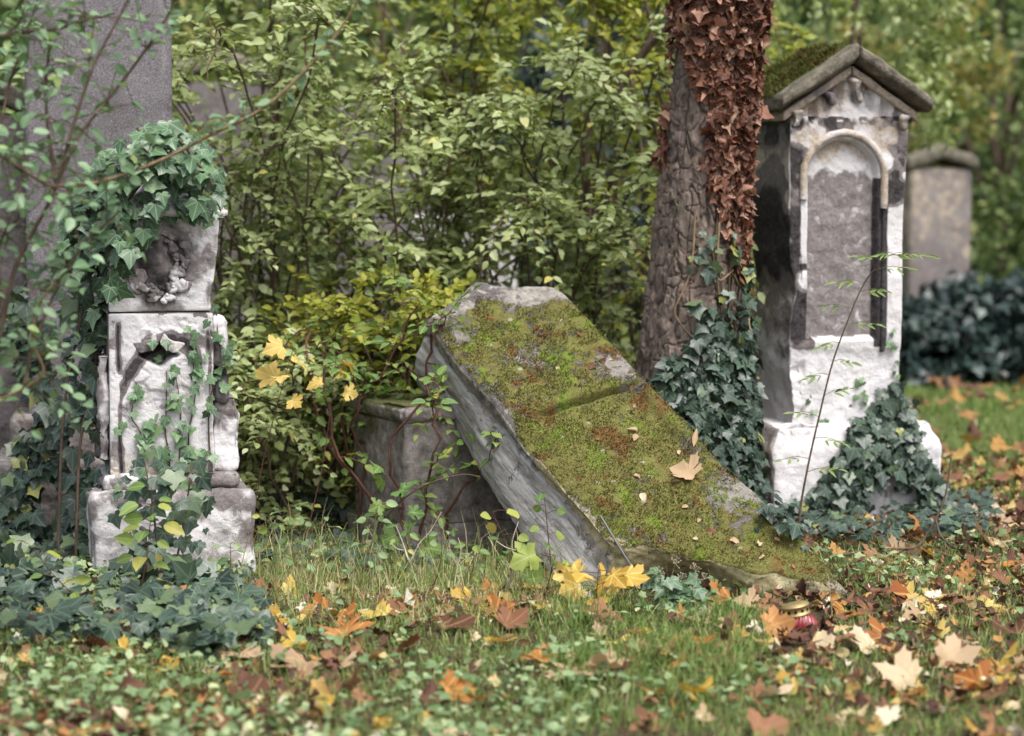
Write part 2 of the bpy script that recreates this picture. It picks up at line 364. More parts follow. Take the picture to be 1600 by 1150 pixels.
def bark_mat():
    t = NT('plated bark'); n = t.noise(45, 6, .7, .3, t.co((1, 1, .5))); cell = t.attr('cell'); ck = t.attr('crack')
    c = t.ramp(n, [(.25, (.06, .045, .036)), (.5, (.145, .114, .095)), (.75, (.26, .215, .185))])
    c = t.mix(t.mr(cell, .3, 1, 0, .6), c, t.mix(1.0, c, (1.45, 1.35, 1.35), 'MULTIPLY'))
    c = t.mix(t.mr(ck, .0, .7, .8, 0), c, (.030, .023, .019)); lg = t.noise(4, 4, .6); c = t.mix(t.mr(lg, .55, .75, 0, .4), c, (.11, .115, .075))
    return t.done(t.bsdf(c, .9, .15, t.bump(n, .8, .008)))
M['bark'] = bark_mat()
def flat(name, c, rough=.6, spec=.4, **kw):
    t = NT(name); n = t.noise(120, 4, .6)
    return t.done(t.bsdf(t.mix(t.mr(n, .35, .7, 0, .4), c, tuple(x*.6 for x in c)), rough, spec, **kw))
M['brass'] = flat('tarnished brass', (.46, .35, .16), .5, .5, Metallic=.85)
M['hole'] = flat('vent shade', (.01, .008, .006), .9, .1)  # near-black colour for the shade inside the lid's vents
def redglass():
    t = NT('dusty red glass'); n = t.noise(40, 4, .6)
    b = t.bsdf(t.mix(t.mr(n, .45, .75), (.30, .008, .014), (.36, .10, .09)), t.mr(n, .4, .7, .15, .5), .6, None, Transmission_Weight=.45, IOR=1.45)
    return t.done(b)
M['redglass'] = redglass()
M['wax'] = flat('red wax', (.35, .02, .025), .5, .3)
M['rod'] = flat('grey plastic rod', (.12, .122, .135), .45, .4)
M['farstone'] = flat('far tan stone', (.27, .22, .17), .9, .2); M['farstone_mid'] = flat('far mauve stone', (.17, .15, .15), .9, .2)
M['farstone_pale'] = flat('far pale stone', (.50, .46, .46), .9, .2)
M['farstone_dark'] = flat('far dark stone', (.09, .08, .08), .9, .2)
M['umbel'] = flat('dry umbel', (.34, .30, .2), .8, .2)

# ------------------------------------------------------------------ ground
def gh(x, y):
    x = np.asarray(x, float); y = np.asarray(y, float); p = np.stack([x, y, x*0], -1)
    near = sstep(60, 25, np.hypot(x, y))
    h = (.035*fbm(p, 1.1, 3, 5)+.012*fbm(p, 5, 2, 9))*near
    h = h+.05*np.exp(-(((x-1.75)/.45)**2+((y-9.75)/.4)**2))+.04*np.exp(-(((x+1.6)/.6)**2+((y-8.5)/.5)**2))
    return h
def ground():
    t = np.linspace(-1, 1, 361); xs = 6*t+600*t**7; ys = 9.5+np.linspace(-1, 1, 421)*6.5+800*np.linspace(-1, 1, 421)**9
    X, Y = np.meshgrid(xs, ys, indexing='ij'); Z = gh(X, Y)
    idx = np.arange(X.size).reshape(X.shape)
    F = np.stack([idx[:-1, :-1], idx[1:, :-1], idx[1:, 1:], idx[:-1, 1:]], -1).reshape(-1, 4)
    o = mk('ground', np.stack([X, Y, Z], -1).reshape(-1, 3), F, M['soil']); o['kind'] = 'structure'; return o
ground()
def on(px, py):                         # ground point under a pixel
    p = G(px, py)
    for _ in range(4): p = G(px, py, float(gh(p[0], p[1])))
    return p

# ------------------------------------------------------------------ the tilted gravestone
TR = np.array([[0.8664, -0.4901, 0.0957], [0.4615, 0.7128, -0.5282], [0.1907, 0.5018, 0.8437]])
TT = np.array([0.900, 8.1785, -0.0303]); TW, TH, TG, TK = .633, 1.989, .171, .335
def tilted_gravestone():
    r = root('fallen_gravestone', 'moss-covered gravestone tipped over, leaning on its pedestal with a broken lower end', 'gravestone', TT)
    r.matrix_world = Matrix.Translation(TT) @ Matrix(TR.tolist()).to_4x4()
    V, F, N, V0 = rbox(TW, 2, TK, .0075, .022)
    u = V[:, 0]; s = V[:, 1]/2+.5; n = V[:, 2]-TK/2            # s 0..1 along the length, n 0 front .. -TK back
    dep = -n/TK
    top = TH+TG*(1-np.abs(u)/(TW/2))
    nv = lambda a, b=0: fbm(np.stack([u*a, n*a, u*0+b], -1), 1, 4, 3)
    k = np.array([-.33, -.28, -.20, -.10, 0, .06, .14, .22, .33]); kb = np.array([.60, .54, .49, .43, .37, .25, .18, .10, -.01])
    bot = np.interp(u, k, kb)+.03*nv(9)+.018*nv(22, 2)
    under = np.interp(u, [-.33, -.1, .0, .08, .33], [-.02, .06, .05, -.04, -.06])
    bot = bot+under*sstep(0.02, .5, dep)*(1-.25*sstep(.6, 1, dep))
    v = bot+(top-bot)*s
    Q = np.stack([u, v, n], -1)
    front = N[:, 2] > .5; left = N[:, 0] < -.5
    inset = np.minimum(TW/2-np.abs(u), 1)
    # worn sunk panel below a ledge, worn away to the lower left
    wob = .012*fbm(Q, 9, 3, 40)
    vp = 1.314-v+wob; pr = .247-u+wob; pl = u+.19+wob
    pan = sstep(0, .012, vp)*sstep(0, .022, pr)*np.interp(v, [.5, .9, 1.3], [.35, .6, 1])*sstep(-.02, .07, pl)*sstep(.1, .6, v)
    fz = -.016*pan-.030*np.exp(-((vp-.012)/.010)**2)*sstep(-.03, .02, pr)*sstep(-.05, .05, pl)*(vp > -.01)+.014*np.exp(-((vp+.03)/.02)**2)*sstep(-.03, .02, pr)*sstep(-.05, .05, pl)
    lumps = fbm(Q, 7, 4, 11); fine = fbm(Q, 26, 3, 12)
    fz = fz+.011*lumps*sstep(0, .06, inset)+.005*fine
    edge = .045*sstep(.10, 0, u+TW/2)*sstep(.2, .6, 1.7-v)*(.6+.8*fbm(Q, 4, 2, 77))      # left arris worn round
    fz = fz-np.maximum(edge, 0)-.03*sstep(.05, 0, TW/2-u)*(.4+fbm(Q, 5, 3, 78))
    # lower end broken in lumps
    low = sstep(.75, .25, v); fz = fz+low*(.03*fbm(Q, 8, 3, 51)-.01)
    d = np.zeros_like(Q); d[:, 2] += fz*front*1.0
    d[:, 1] += .015*np.exp(-((vp-.014)/.009)**2)*sstep(-.03, .02, pr)*sstep(-.05, .05, pl)*front
    d[:, 2] += front*.012*np.exp(-((pr+.016)/.02)**2)*sstep(1.33, 1.28, v)*sstep(.5, .9, v)
    fb = ~front
    Q = Q+d
    Q[fb, 2] += (fz*sstep(.06, 0, -n))[fb]
    # flaking laminae on the visible left side: terraces
    lam = fbm(np.stack([n*9, v*1.6, u*0], -1), 1, 3, 60)+.25*fbm(np.stack([n*30, v*5, u*0], -1), 1, 2, 62)
    ter = np.floor(lam*5)/5; sd = .017*ter+.004*fine+.012*sstep(.2, .9, dep)
    cover = sstep(.02, .06, -n)
    Q[:, 0] += np.where(left, -sd*cover+.006*lumps, 0)
    Q[:, 0] -= (.075*sstep(.1, 1, dep)-.012)*sstep(1.7, .8, v)*sstep(.0, -.3, u); Q[:, 0] += .03*sstep(.9, .1, v)*sstep(0, .3, u)
    Q = Q+vec_noise(Q, 3, 2, 90)*.016
    # a stepped cornice line behind the arris of the head
    band = sstep(.055, .07, -n)*sstep(.09, .075, -n); Q[:, 0] += np.where(left, .012*band, 0)
    moss = np.where(front, .68, .0)*sstep(-.06, .035, u+TW/2+.05*fbm(Q, 5, 2, 33))
    moss = moss+front*(.52*fbm(Q, 3.6, 4, 21))-.10*front*sstep(1.3, 1.6, v)-.55*sstep(.0, .14, v-(TH-.12)+.22*fbm(Q, 5, 3, 23)+.25*u)*front
    moss = moss-front*.14*sstep(.08, .0, u+TW/2-.08*sstep(1.4, 1.9, v))*sstep(.3, .5, v)
    moss = moss-front*.42*sstep(.26, .04, v-.25*sstep(.1, -.3, u))
    moss = np.where(front, moss, np.where(N[:, 2] > -.5, .16*sstep(.12, .0, -n)+.1, 0)*(dep < .6))
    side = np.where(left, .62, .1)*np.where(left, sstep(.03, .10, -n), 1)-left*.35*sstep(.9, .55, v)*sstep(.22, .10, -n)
    yel = np.where(front, .55*sstep(.16, .02, u+TW/2)*sstep(1.5, 1.1, v)+.5*sstep(.4, .2, v), .55*sstep(.14, .06, -n)*(v < 1.1)+.2+.45*(N[:, 1] < -.5))
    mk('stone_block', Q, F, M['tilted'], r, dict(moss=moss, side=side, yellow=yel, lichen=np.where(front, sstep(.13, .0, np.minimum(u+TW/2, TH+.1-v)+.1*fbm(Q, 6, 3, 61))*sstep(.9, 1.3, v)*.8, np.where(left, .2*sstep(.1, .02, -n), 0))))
    # short moss standing up from the face
    fi = np.where(front & (moss > .40))[0]; g = np.random.default_rng(3)
    fi = g.choice(fi, 34000); nfi = len(fi); base = Q[fi]+g.normal(0, .004, (nfi, 3))*[1, 1, .2]
    keep = (fbm(base, 24, 4, 45)+.4*fbm(base, 6, 2, 46) > -.28) & ~((base[:, 1] < 1.316) & (base[:, 1] > 1.285) & (base[:, 0] > -.2) & (base[:, 0] < .25)); base = base[keep]; m = len(base)
    hh = g.uniform(.004, .012, m)*(1+.5*fbm(base, 10, 2, 4)); a = g.uniform(0, 6.28, m); w = g.uniform(.0015, .003, m)
    dx = np.stack([np.cos(a), np.sin(a), a*0], -1)
    tip = base+np.stack([g.normal(0, .5, m)*hh, g.normal(0, .5, m)*hh-hh*.3, hh], -1)
    VV = np.stack([base-dx*w[:, None], base+dx*w[:, None], tip], 1).reshape(-1, 3)
    tn = np.repeat(np.clip(g.normal(.5, .2, m), 0, 1), 3)
    mk('moss', VV, np.arange(len(VV)).reshape(-1, 3), M['moss'], r, dict(tint=tn), kind='stuff')
    return r
tilted_gravestone()

# ------------------------------------------------------------------ its pedestal
def stone_box(name, size, cen, mat, parent, step=.012, r=.015, amp=.008, s=0, extra=None, attrs=None, shape=None):
    V, F, N, V0 = rbox(*size, step, r); V = V+np.array(cen)
    if shape is not None: V = shape(V, N)
    V = V+N*(amp*fbm(V, 9, 4, s)+amp*.35*fbm(V, 34, 2, s+3))[:, None]+vec_noise(V, 2.5, 2, s+7)*amp*.8
    at = attrs(V, N) if attrs else None
    return mk(name, V, F, mat, parent, at)
def chips(s, amt, sc_=5, thr=.1):
    # knock the arrises off a block in irregular bites
    def f(V, N):
        e = np.linalg.norm(np.where(np.abs(N) > .1, 1, 0), axis=1) > 1.2
        c = V.mean(0); n = fbm(V, sc_, 3, s)
        k = np.maximum(n-thr, 0)*amt*e
        return V-(V-c)*k[:, None]*[1, 1, .3]
    return f
def pedestal():
    b = G(680, 862); b[2] = 0
    b = np.array([-.205, 9.66, 0.])
    r = root('pedestal', 'low damp sandstone pedestal under the raised head of the fallen gravestone', 'pedestal', b, rotz=math.radians(27))
    ma = lambda V, N: dict(moss=.25+.25*sstep(.2, .5, V[:, 2])-.35*(N[:, 1] < -.5)+.45*(N[:, 2] > .5))
    stone_box('base_course', (.76, .54, .16), (0, 0, .04), M['brownstone'], r, s=3, attrs=ma, shape=chips(3, .08))
    stone_box('die', (.72, .50, .42), (0, 0, .32), M['brownstone'], r, s=5, attrs=ma, amp=.009, shape=chips(5, .06))
    stone_box('cap_course', (.76, .54, .06), (0, 0, .556), M['brownstone'], r, s=8, attrs=ma, amp=.010, shape=chips(9, .12))
pedestal()

# ------------------------------------------------------------------ the gabled stele on the right
SY = math.radians(18)
SB = np.array([1.36, 10.42, 0.0])
def gabled_stele():
    r = root('gabled_stele', 'white gravestone with an arched sunk panel, black crust and a mossy gabled top', 'gravestone', SB, rotz=SY)
    W, D = .555, .40
    # shaft
    V, F, N, V0 = rbox(W, D, 1.36, .007, .012); V[:, 2] += 1.04
    z = V[:, 2]; x = V[:, 0]
    fr = N[:, 1] < -.5; lf = N[:, 0] < -.5; rt = N[:, 0] > .5
    taper = .93+.07*sstep(1.25, 1.7, z); V[:, 0] *= np.where(rt | (x > 0), taper, 1-.02*sstep(1.7, 1.2, z))
    x = V[:, 0]
    cx, hw, zs = -.025, .165, 1.46
    ax_ = (x-cx)/hw
    arch_top = zs+hw*np.sqrt(np.clip(1-ax_**2, 0, 1))
    dist = np.where(z > zs, hw-np.hypot(x-cx, z-zs), np.minimum(hw-np.abs(x-cx), z-.775+0*z))
    dist = dist+.004*fbm(V, 14, 3, 4)
    rec = .038*sstep(-.002, .012, dist)
    crack = .008*fbm(V, 8, 4, 71)
    V[:, 1] += np.where(fr, rec+crack*(dist < -.03)*1.2+.004*fbm(V, 30, 3, 73)*(dist > 0), 0)
    def niche(V):
        zg = 1.735+.19*(1-np.abs(V[:, 0])/.33)-.02; t = zg-V[:, 2]+.012*fbm(V, 20, 2, 91); q = np.abs(V[:, 0]+.012*fbm(V, 14, 2, 92))*1.1/.072; fq = np.abs(q-np.floor(q)-.5)
        keep_ = fbm(V, 9, 2, 93) > -.32
        return .036*sstep(.02, .035, t)*sstep(.135, .095, t+.5*fq*.1)*sstep(.30, .20, fq)*keep_
    V[:, 1] += np.where(fr & (dist < -.045), niche(V), 0)
    # eroded hollow in the left flank and broken arrises
    hol = .022*np.exp(-((z-.98)/.13)**2)+.03*np.exp(-((z-.50)/.09)**2)*(1+fbm(V, 12, 2, 8))
    lw = lf | ((x < -W/2+.06))
    V[:, 0] += np.where(lw, (hol+.018*fbm(V, 9, 4, 15)*sstep(1.5, 1.1, z))*sstep(-.10, -.26, x), 0)
    V[:, 1] += np.where(fr & (x < -.19), .03*np.maximum(fbm(V, 11, 3, 18)-.05, 0)*sstep(1.25, 1.0, z), 0)
    low = sstep(.76, .70, z)
    V = V+N*(.004*fbm(V, 10, 4, 19)+low*.010*fbm(V, 7, 4, 20)-low*.008)[:, None]
    nb = fbm(V, 5, 4, 25); x = V[:, 0]; z = V[:, 2]
    dark = np.full(len(V), .12)
    nb2 = fbm(V, 13, 4, 26); dark = np.where(fr, .12+.12*nb+.16*nb2+(.24+.5*nb+.75*nb2)*sstep(1.32, 1.46, z+.12*nb)*(dist < -.02), dark)
    dark = np.where(fr & (dist > .012), .48+.09*nb2-.55*sstep(1.44, 1.54, z+.12*nb+.08*nb2-.25*np.abs(x-cx)), dark)
    pm = sstep(1.46, 1.36, z+.12*nb)*sstep(.72, .86, z+.16*nb)
    dark = np.where(fr & (dist <= .012) & (x < -.15), dark*(1-pm)+pm*(.86-.6*sstep(.3, .45, fbm(V, 6, 3, 29))), dark)
    dark = np.where(fr & (np.abs(x-.155) < .028) & (z < 1.46) & (z > .74), .9, dark)
    dark = np.where(fr & (np.abs(x+.20) < .02) & (z > 1.1) & (z < 1.43), .2, dark)
    sa = sstep(1.28, 1.46, z+.22*nb); sb = sstep(.86, 1.10, z+.3*nb)
    dark = np.where(lf, (.16+.26*sstep(.55, .8, z+.25*nb))*(1-sb)+sb*((.90+.2*nb)*(1-sa)+sa*(.50+.3*sstep(1.5, 1.65, z)-.3*sstep(.05, .3, nb))), dark)
    warm = np.where(fr, .40*sstep(1.45, 1.62, z)-.2*nb+.35*nb2+.2*(dist > .01), .45)*sstep(.7, .9, z)+.1
    mk('shaft', V, F, M['plaster'], r, dict(dark=dark, warm=warm))
    # arch moulding round the panel
    th = np.linspace(-.35, np.pi*1.06, 60); ro = .188
    pts = np.stack([cx+ro*np.cos(th), np.full(60, -D/2-.002), zs+ro*np.sin(th)], -1)
    pts[:6, 0] = cx+ro; pts[:6, 2] = zs-np.linspace(.13, 0, 6); pts[-5:, 0] = cx-ro; pts[-5:, 2] = zs-np.linspace(0, .09, 5)
    Vt, Ft = tube(pts, .017, 10, .003, 4)
    mk('arch_moulding', Vt, Ft, M['plaster'], r, dict(dark=.20+.45*fbm(Vt, 7, 3, 2), warm=.45+.3*fbm(Vt, 5, 2, 3)))
    # raised jamb on the right of the panel
    V, F, N, V0 = rbox(.018, .02, .62, .008, .005); V = V+np.array([cx+.188, -D/2-.002, 1.03]); V = V+N*(.003*fbm(V, 20, 3, 5))[:, None]
    mk('jamb_moulding', V, F, M['plaster'], r, dict(dark=.95-.0*V[:, 2], warm=np.full(len(V), .3)))
    # tympanum under the gable
    ez, pz, hw2 = 1.735, 1.925, .33
    V, F, N, V0 = rbox(W*1.05, D*.99, .26, .007, .01); s = V[:, 2]/.26+.5; xx = V[:, 0]
    V[:, 2] = 1.69+s*(ez-.012-1.69+(pz-ez)*(1-np.abs(xx)/hw2)); V = V+N*(.007*fbm(V, 12, 4, 33)-.022*np.maximum(0, fbm(V, 15, 2, 34))*(N[:, 1] < -.5))[:, None]
    V[:, 1] += np.where(N[:, 1] < -.5, niche(V), 0); nb = fbm(V, 7, 3, 35)
    mk('tympanum', V, F, M['plaster'], r, dict(dark=np.where(N[:, 1] < -.5, .34+.5*nb+.5*fbm(V, 16, 3, 37), .72), warm=.5+.3*fbm(V, 5, 2, 36)))
    # worn consoles along the rake
    g = np.random.default_rng(12)
    for i, (cx_, h) in enumerate([(-.258, .07), (-.10, .05), (.03, .09), (.252, .06)]):
        V, F, N, V0 = rbox(.044, .04, h, .006, .010); q = V[:, 2]/h+.5
        V[:, 0] *= .55+.6*q; V[:, 1] -= .012*sstep(.1, .9, q); V[:, 0] += .012*np.sin(q*3+i)
        V = V+np.array([cx_, -D/2-.006, ez+(pz-ez)*(1-abs(cx_)/hw2)-.035-h*.5-.02*(i % 2)]); V = V+N*(.016*fbm(V, 24, 3, i))[:, None]
        mk('console', V, F, M['plaster'], r, dict(dark=.35+.45*fbm(V, 14, 2, 50+i)+g.uniform(-.15, .3), warm=np.full(len(V), .5)))
    # cream cavetto under the eaves, then two thick roof slabs
    for sd in (-1, 1):
        V, F, N, V0 = rbox(.312, .44, .04, .009, .008); q = (V[:, 0]+.156)/.312; V[:, 2] += pz-.012-q*(.19+.01); V[:, 0] = sd*(q*.312+.001); V = V+N*[sd, 1, 1]*(.006*fbm(V, 12, 3, 66))[:, None]
        mk('cornice', V, F if sd > 0 else F[:, ::-1], M['plaster'], r, dict(dark=.30+.4*fbm(V, 7, 3, 67), warm=np.full(len(V), .75)))
    # gable roof
    L = .68/2; DD = .58
    rise = pz-ez
    for sd in (-1, 1):
        V, F, N, V0 = rbox(L+.02, DD, .062, .009, .010); q = (V[:, 0]+(L+.02)/2)/(L+.02)       # 0 ridge .. 1 eave
        thick = V[:, 2]
        V[:, 1] += np.where(thick < -.01, .03*np.sign(-V[:, 1])*sstep(-.005, -.03, thick), 0)    # stepped moulding
        V[:, 0] = sd*(q*(L+.008)+.0015); V[:, 2] = pz+.05-q*(rise+.02)+thick*1.0+np.where(thick > 0, .012*(1-q), 0)
        Nn = N.copy(); Nn[:, 0] *= sd
        e = (np.abs(N) > .3).sum(1) > 1
        V = V+Nn*(.010*fbm(V, 8, 4, 60+sd)+.004*fbm(V, 30, 2, 62))[:, None]-Nn*(np.maximum(fbm(V, 10, 3, 64), 0)*.025*e)[:, None]
        if sd < 0: F = F[:, ::-1]
        topf = N[:, 2] > .5
        moss = np.where(topf, .75*sstep(-.24, -.16, V[:, 1]+.02*fbm(V, 9, 2, 5)), .12) if sd < 0 else np.where(topf, .3, .05)
        o = mk('roof_slab', V, F, M['roofstone'], r, dict(moss=moss))
        if sd < 0:
            idx = np.where(topf & (V[:, 1] > -.18))[0]; gi = np.random.default_rng(5).choice(idx, 9000); m = len(gi); g2 = np.random.default_rng(6)
            b = V[gi]+g2.normal(0, .005, (m, 3)); k = fbm(b, 13, 3, 8); hh = g2.uniform(.006, .018, m)*(1+1.6*np.maximum(k, -.5))
            a = g2.uniform(0, 6.28, m); dx = np.stack([np.cos(a), np.sin(a), a*0], -1)*.003
            tip = b+np.stack([g2.normal(-.3, .5, m)*hh, g2.normal(0, .5, m)*hh, hh], -1)
            VV = np.stack([b-dx, b+dx, tip], 1).reshape(-1, 3)
            mk('moss', VV, np.arange(len(VV)).reshape(-1, 3), M['moss_dark'], o, dict(tint=np.repeat(np.clip(g2.normal(.45, .2, m), 0, 1), 3)), kind='stuff')
    # plinth in two courses
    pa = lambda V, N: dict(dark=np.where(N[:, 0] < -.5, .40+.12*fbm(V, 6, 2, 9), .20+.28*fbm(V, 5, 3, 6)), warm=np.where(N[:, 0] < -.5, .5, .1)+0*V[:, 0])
    def slope(V, N):
        q = sstep(.30, .42, V[:, 2]); V = V.copy(); V[:, 0] *= 1-.10*q; V[:, 1] *= 1-.10*q
        return chips(21, .35, 6)(V, N)
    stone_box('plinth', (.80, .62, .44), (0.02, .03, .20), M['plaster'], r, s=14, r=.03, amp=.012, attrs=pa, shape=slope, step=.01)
    return r
gabled_stele()

# ------------------------------------------------------------------ the ivy-hung monument on the left
LB = np.array([-1.325, 9.02, 0.0]); LYW = math.radians(13)
def ivy_monument():
    r = root('ruined_stele', 'crumbling white gravestone with a carved wreath, half hidden under ivy', 'gravestone', LB, rotz=LYW)
    def at(dk, wm):
        def f(V, N):
            nb = fbm(V, 6, 3, 9); d = dk(V[:, 0], V[:, 2], nb, N)+0*nb; return dict(dark=d, warm=wm+.2*nb)
        return f
    stone_box('plinth', (.60, .46, .34), (.03, 0, .15), M['plaster'], r, s=31, r=.03, amp=.014, step=.011,
              attrs=at(lambda x, z, n, N: .43+.5*n-.12*(N[:, 1] < -.5)*sstep(.29, .2, z), .3), shape=chips(31, .5, 5, .0))
    stone_box('neck_course', (.50, .38, .06), (.03, 0, .345), M['plaster'], r, s=33, r=.02, amp=.012, step=.010,
              attrs=at(lambda x, z, n, N: .42+.3*n, .35), shape=chips(33, .5, 6, .0))
    # lower block: rendered face with a broken hole
    W, D = .385, .33
    V, F, N, V0 = rbox(W, D, .60, .006, .01); V[:, 2] += .672; x, z = V[:, 0].copy(), V[:, 2].copy(); fr = N[:, 1] < -.5
    hx, hz = -.005, .815
    lens = np.abs(x-hx)/.075+np.abs(z-hz)/.055
    lens = lens+.35*fbm(V, 14, 3, 3)
    hole = sstep(1.0, .75, lens)
    wx = .008*fbm(V, 8, 3, 61); gm = sstep(-.25, .1, fbm(V, 6, 2, 62)); side_gap = (np.exp(-((x+W/2-.04+wx)/.006)**2)+.6*np.exp(-((x-W/2+.02+wx)/.008)**2))*gm
    cr = np.abs(fbm(V, 7, 3, 81)); crk = sstep(.03, 0, cr)*.006
    scale = .006*(fbm(V, 5, 3, 83) > .12)
    V[:, 1] += np.where(fr, .085*hole+.012*side_gap+crk+scale+.004*fbm(V, 20, 3, 85), 0)
    V[:, 0] += np.where(N[:, 0] > .5, -.02*np.maximum(0, fbm(V, 9, 3, 87)), 0)
    nb = fbm(V, 6, 3, 9)
    arc = np.abs(z-(.875-1.6*(x-hx-.03)**2*4))+.03*fbm(V, 12, 2, 63)
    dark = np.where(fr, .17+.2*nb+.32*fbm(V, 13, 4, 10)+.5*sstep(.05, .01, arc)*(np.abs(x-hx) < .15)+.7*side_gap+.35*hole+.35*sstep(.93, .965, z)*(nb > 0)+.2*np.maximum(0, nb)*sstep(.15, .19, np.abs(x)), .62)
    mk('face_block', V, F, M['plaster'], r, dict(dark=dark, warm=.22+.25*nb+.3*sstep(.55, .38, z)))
    # two loose flakes of render lifting above the hole
    for (ox, oz, rz) in ((-.05, .852, .45), (.035, .850, -.42)):
        V, F, N, V0 = rbox(.088, .012, .045, .005, .004); q = V[:, 2]; V[:, 0] *= 1-.25*sstep(0, -.03, q+.02*fbm(V, 20, 2, 4)); V[:, 2] += .012*fbm(V, 25, 2, 6)
        c, s_ = math.cos(rz), math.sin(rz); V = np.stack([V[:, 0]*c-V[:, 2]*s_, V[:, 1]*.7, V[:, 0]*s_+V[:, 2]*c], -1)
        V = V+N*(.004*fbm(V, 30, 2, 5))[:, None]+np.array([ox, -D/2+.001, oz])
        mk('render_flake', V, F, M['plaster'], r, dict(dark=.33+.5*fbm(V, 14, 3, 4), warm=np.full(len(V), .45)))
    # upper block, flaring, with the wreath
    V, F, N, V0 = rbox(.38, .33, .345, .006, .008); V[:, 2] += 1.148; z = V[:, 2]; q = sstep(1.0, 1.3, z); V[:, 0] *= 1+.05*q; V[:, 0] += .018*q
    x = V[:, 0]; fr = N[:, 1] < -.5
    bite = np.maximum(0, fbm(V, 8, 3, 95)+.1)
    V[:, 0] -= np.where((N[:, 0] > .5), .05*bite*sstep(1.3, 1.1, z), 0)
    rel = -.022*fbm(V, 16, 4, 97)*sstep(.19, .12, np.hypot(x-.03, (z-1.17)))
    V[:, 1] += np.where(fr, rel+.008*fbm(V, 11, 3, 98), 0)
    nb = fbm(V, 7, 4, 99); wr = np.hypot((x-.01)/.12, (z-1.16)/.135)
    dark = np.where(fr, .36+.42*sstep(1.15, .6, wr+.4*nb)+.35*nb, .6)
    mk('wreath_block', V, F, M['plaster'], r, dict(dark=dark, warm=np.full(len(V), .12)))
    th = np.linspace(-2.9, 1.4, 30); g = np.random.default_rng(4)
    for k in range(34):
        a = th[int(k*30/34)]; R = .088+g.uniform(-.035, .03); sc2 = g.uniform(.45, 1.15)
        V, F, N, V0 = rbox(.034, .03, .052, .006, .013); V[:, 2] += .0; V[:, 0] *= 1-.5*sstep(0, .026, V[:, 2])
        an = a+g.normal(0, .5); c, s_ = math.cos(an), math.sin(an)
        V = np.stack([V[:, 0]*c-V[:, 2]*s_, V[:, 1], V[:, 0]*s_+V[:, 2]*c], -1); V = V*[sc2, .8, sc2]+N*(.014*fbm(V+k, 28, 3, k))[:, None]
        V = V+np.array([.0+R*math.cos(a), -.170, 1.145+R*1.1*math.sin(a)])
        mk('wreath_leaf', V, F, M['plaster'], r, dict(dark=.46+.45*fbm(V, 16, 2, 7)+g.uniform(-.12, .2), warm=np.full(len(V), .2)))
    # head: gabled cap with a broken pinnacle
    stone_box('cap_course', (.43, .36, .035), (.03, 0, 1.338), M['plaster'], r, s=41, amp=.008, step=.008, r=.008, attrs=at(lambda x, z, n, N: .36+.3*n, .4), shape=chips(41, .35, 8, .0))
    def pyr(V, N):
        V = V.copy(); q = sstep(1.35, 1.44, V[:, 2])*.55+sstep(1.44, 1.62, V[:, 2])*.2; V[:, 0] = (V[:, 0]-.03)*(1-q)+.03; V[:, 1] *= 1-q; return V
    stone_box('finial', (.36, .30, .30), (.03, 0, 1.49), M['plaster'], r, s=43, amp=.012, step=.009, r=.012, attrs=at(lambda x, z, n, N: .42+.3*n, .35), shape=pyr)
    V, F, N, V0 = rbox(.045, .05, .12, .007, .008); V = V+np.array([.135, -.13, 1.415]); V = V+N*(.006*fbm(V, 20, 3, 2))[:, None]
    mk('pinnacle', V, F, M['plaster'], r, dict(dark=.3+.3*fbm(V, 14, 2, 7), warm=np.full(len(V), .3)))
    # ragged scroll remains on the right flank
    for i, (ox, oz, w, h) in enumerate(((.205, .86, .05, .17), (.213, .70, .06, .13), (.235, .52, .11, .28), (-.21, .62, .05, .40))):
        V, F, N, V0 = rbox(w, .18, h, .008, .015); q = V[:, 2]/h; V[:, 0] *= 1-.35*sstep(0, .5, q)*(i == 2)
        V = V+np.array([ox, -.05, oz]); V = V+N*(.034*fbm(V, 9, 4, 20+i))[:, None]-N*(.02*np.maximum(0, fbm(V, 18, 2, 40+i)))[:, None]
        mk('scroll_remnant', V, F, M['plaster'], r, dict(dark=.40+.6*fbm(V, 7, 3, 30+i)+.1*(i < 2), warm=np.full(len(V), .2)))
ivy_monument()

# ------------------------------------------------------------------ tall granite slab behind it
def granite_slab():
    b = np.array([-1.69, 9.95, 0.])
    r = root('granite_gravestone', 'tall plain grey granite slab standing behind the ivy-hung gravestone', 'gravestone', b, rotz=math.radians(9))
    def tp(V, N):
        V = V.copy(); V[:, 0] *= 1-.035*(V[:, 2]-.5)/2.2; return V
    stone_box('slab', (.60, .26, 2.5), (0, 0, 1.62), M['granite'], r, step=.022, r=.012, amp=.004, s=51, shape=tp)
    ma = lambda V, N: dict(moss=.30+.2*(N[:, 2] > .5)-.1*fbm(V, 4, 2, 4))
    stone_box('upper_step', (.74, .46, .16), (0, 0, .42), M['brownstone'], r, s=53, attrs=ma, r=.02, shape=chips(53, .3))
    stone_box('lower_step', (.90, .62, .42), (0.02, -.02, .13), M['brownstone'], r, s=55, attrs=ma, r=.03, amp=.014, shape=chips(55, .3))
granite_slab()

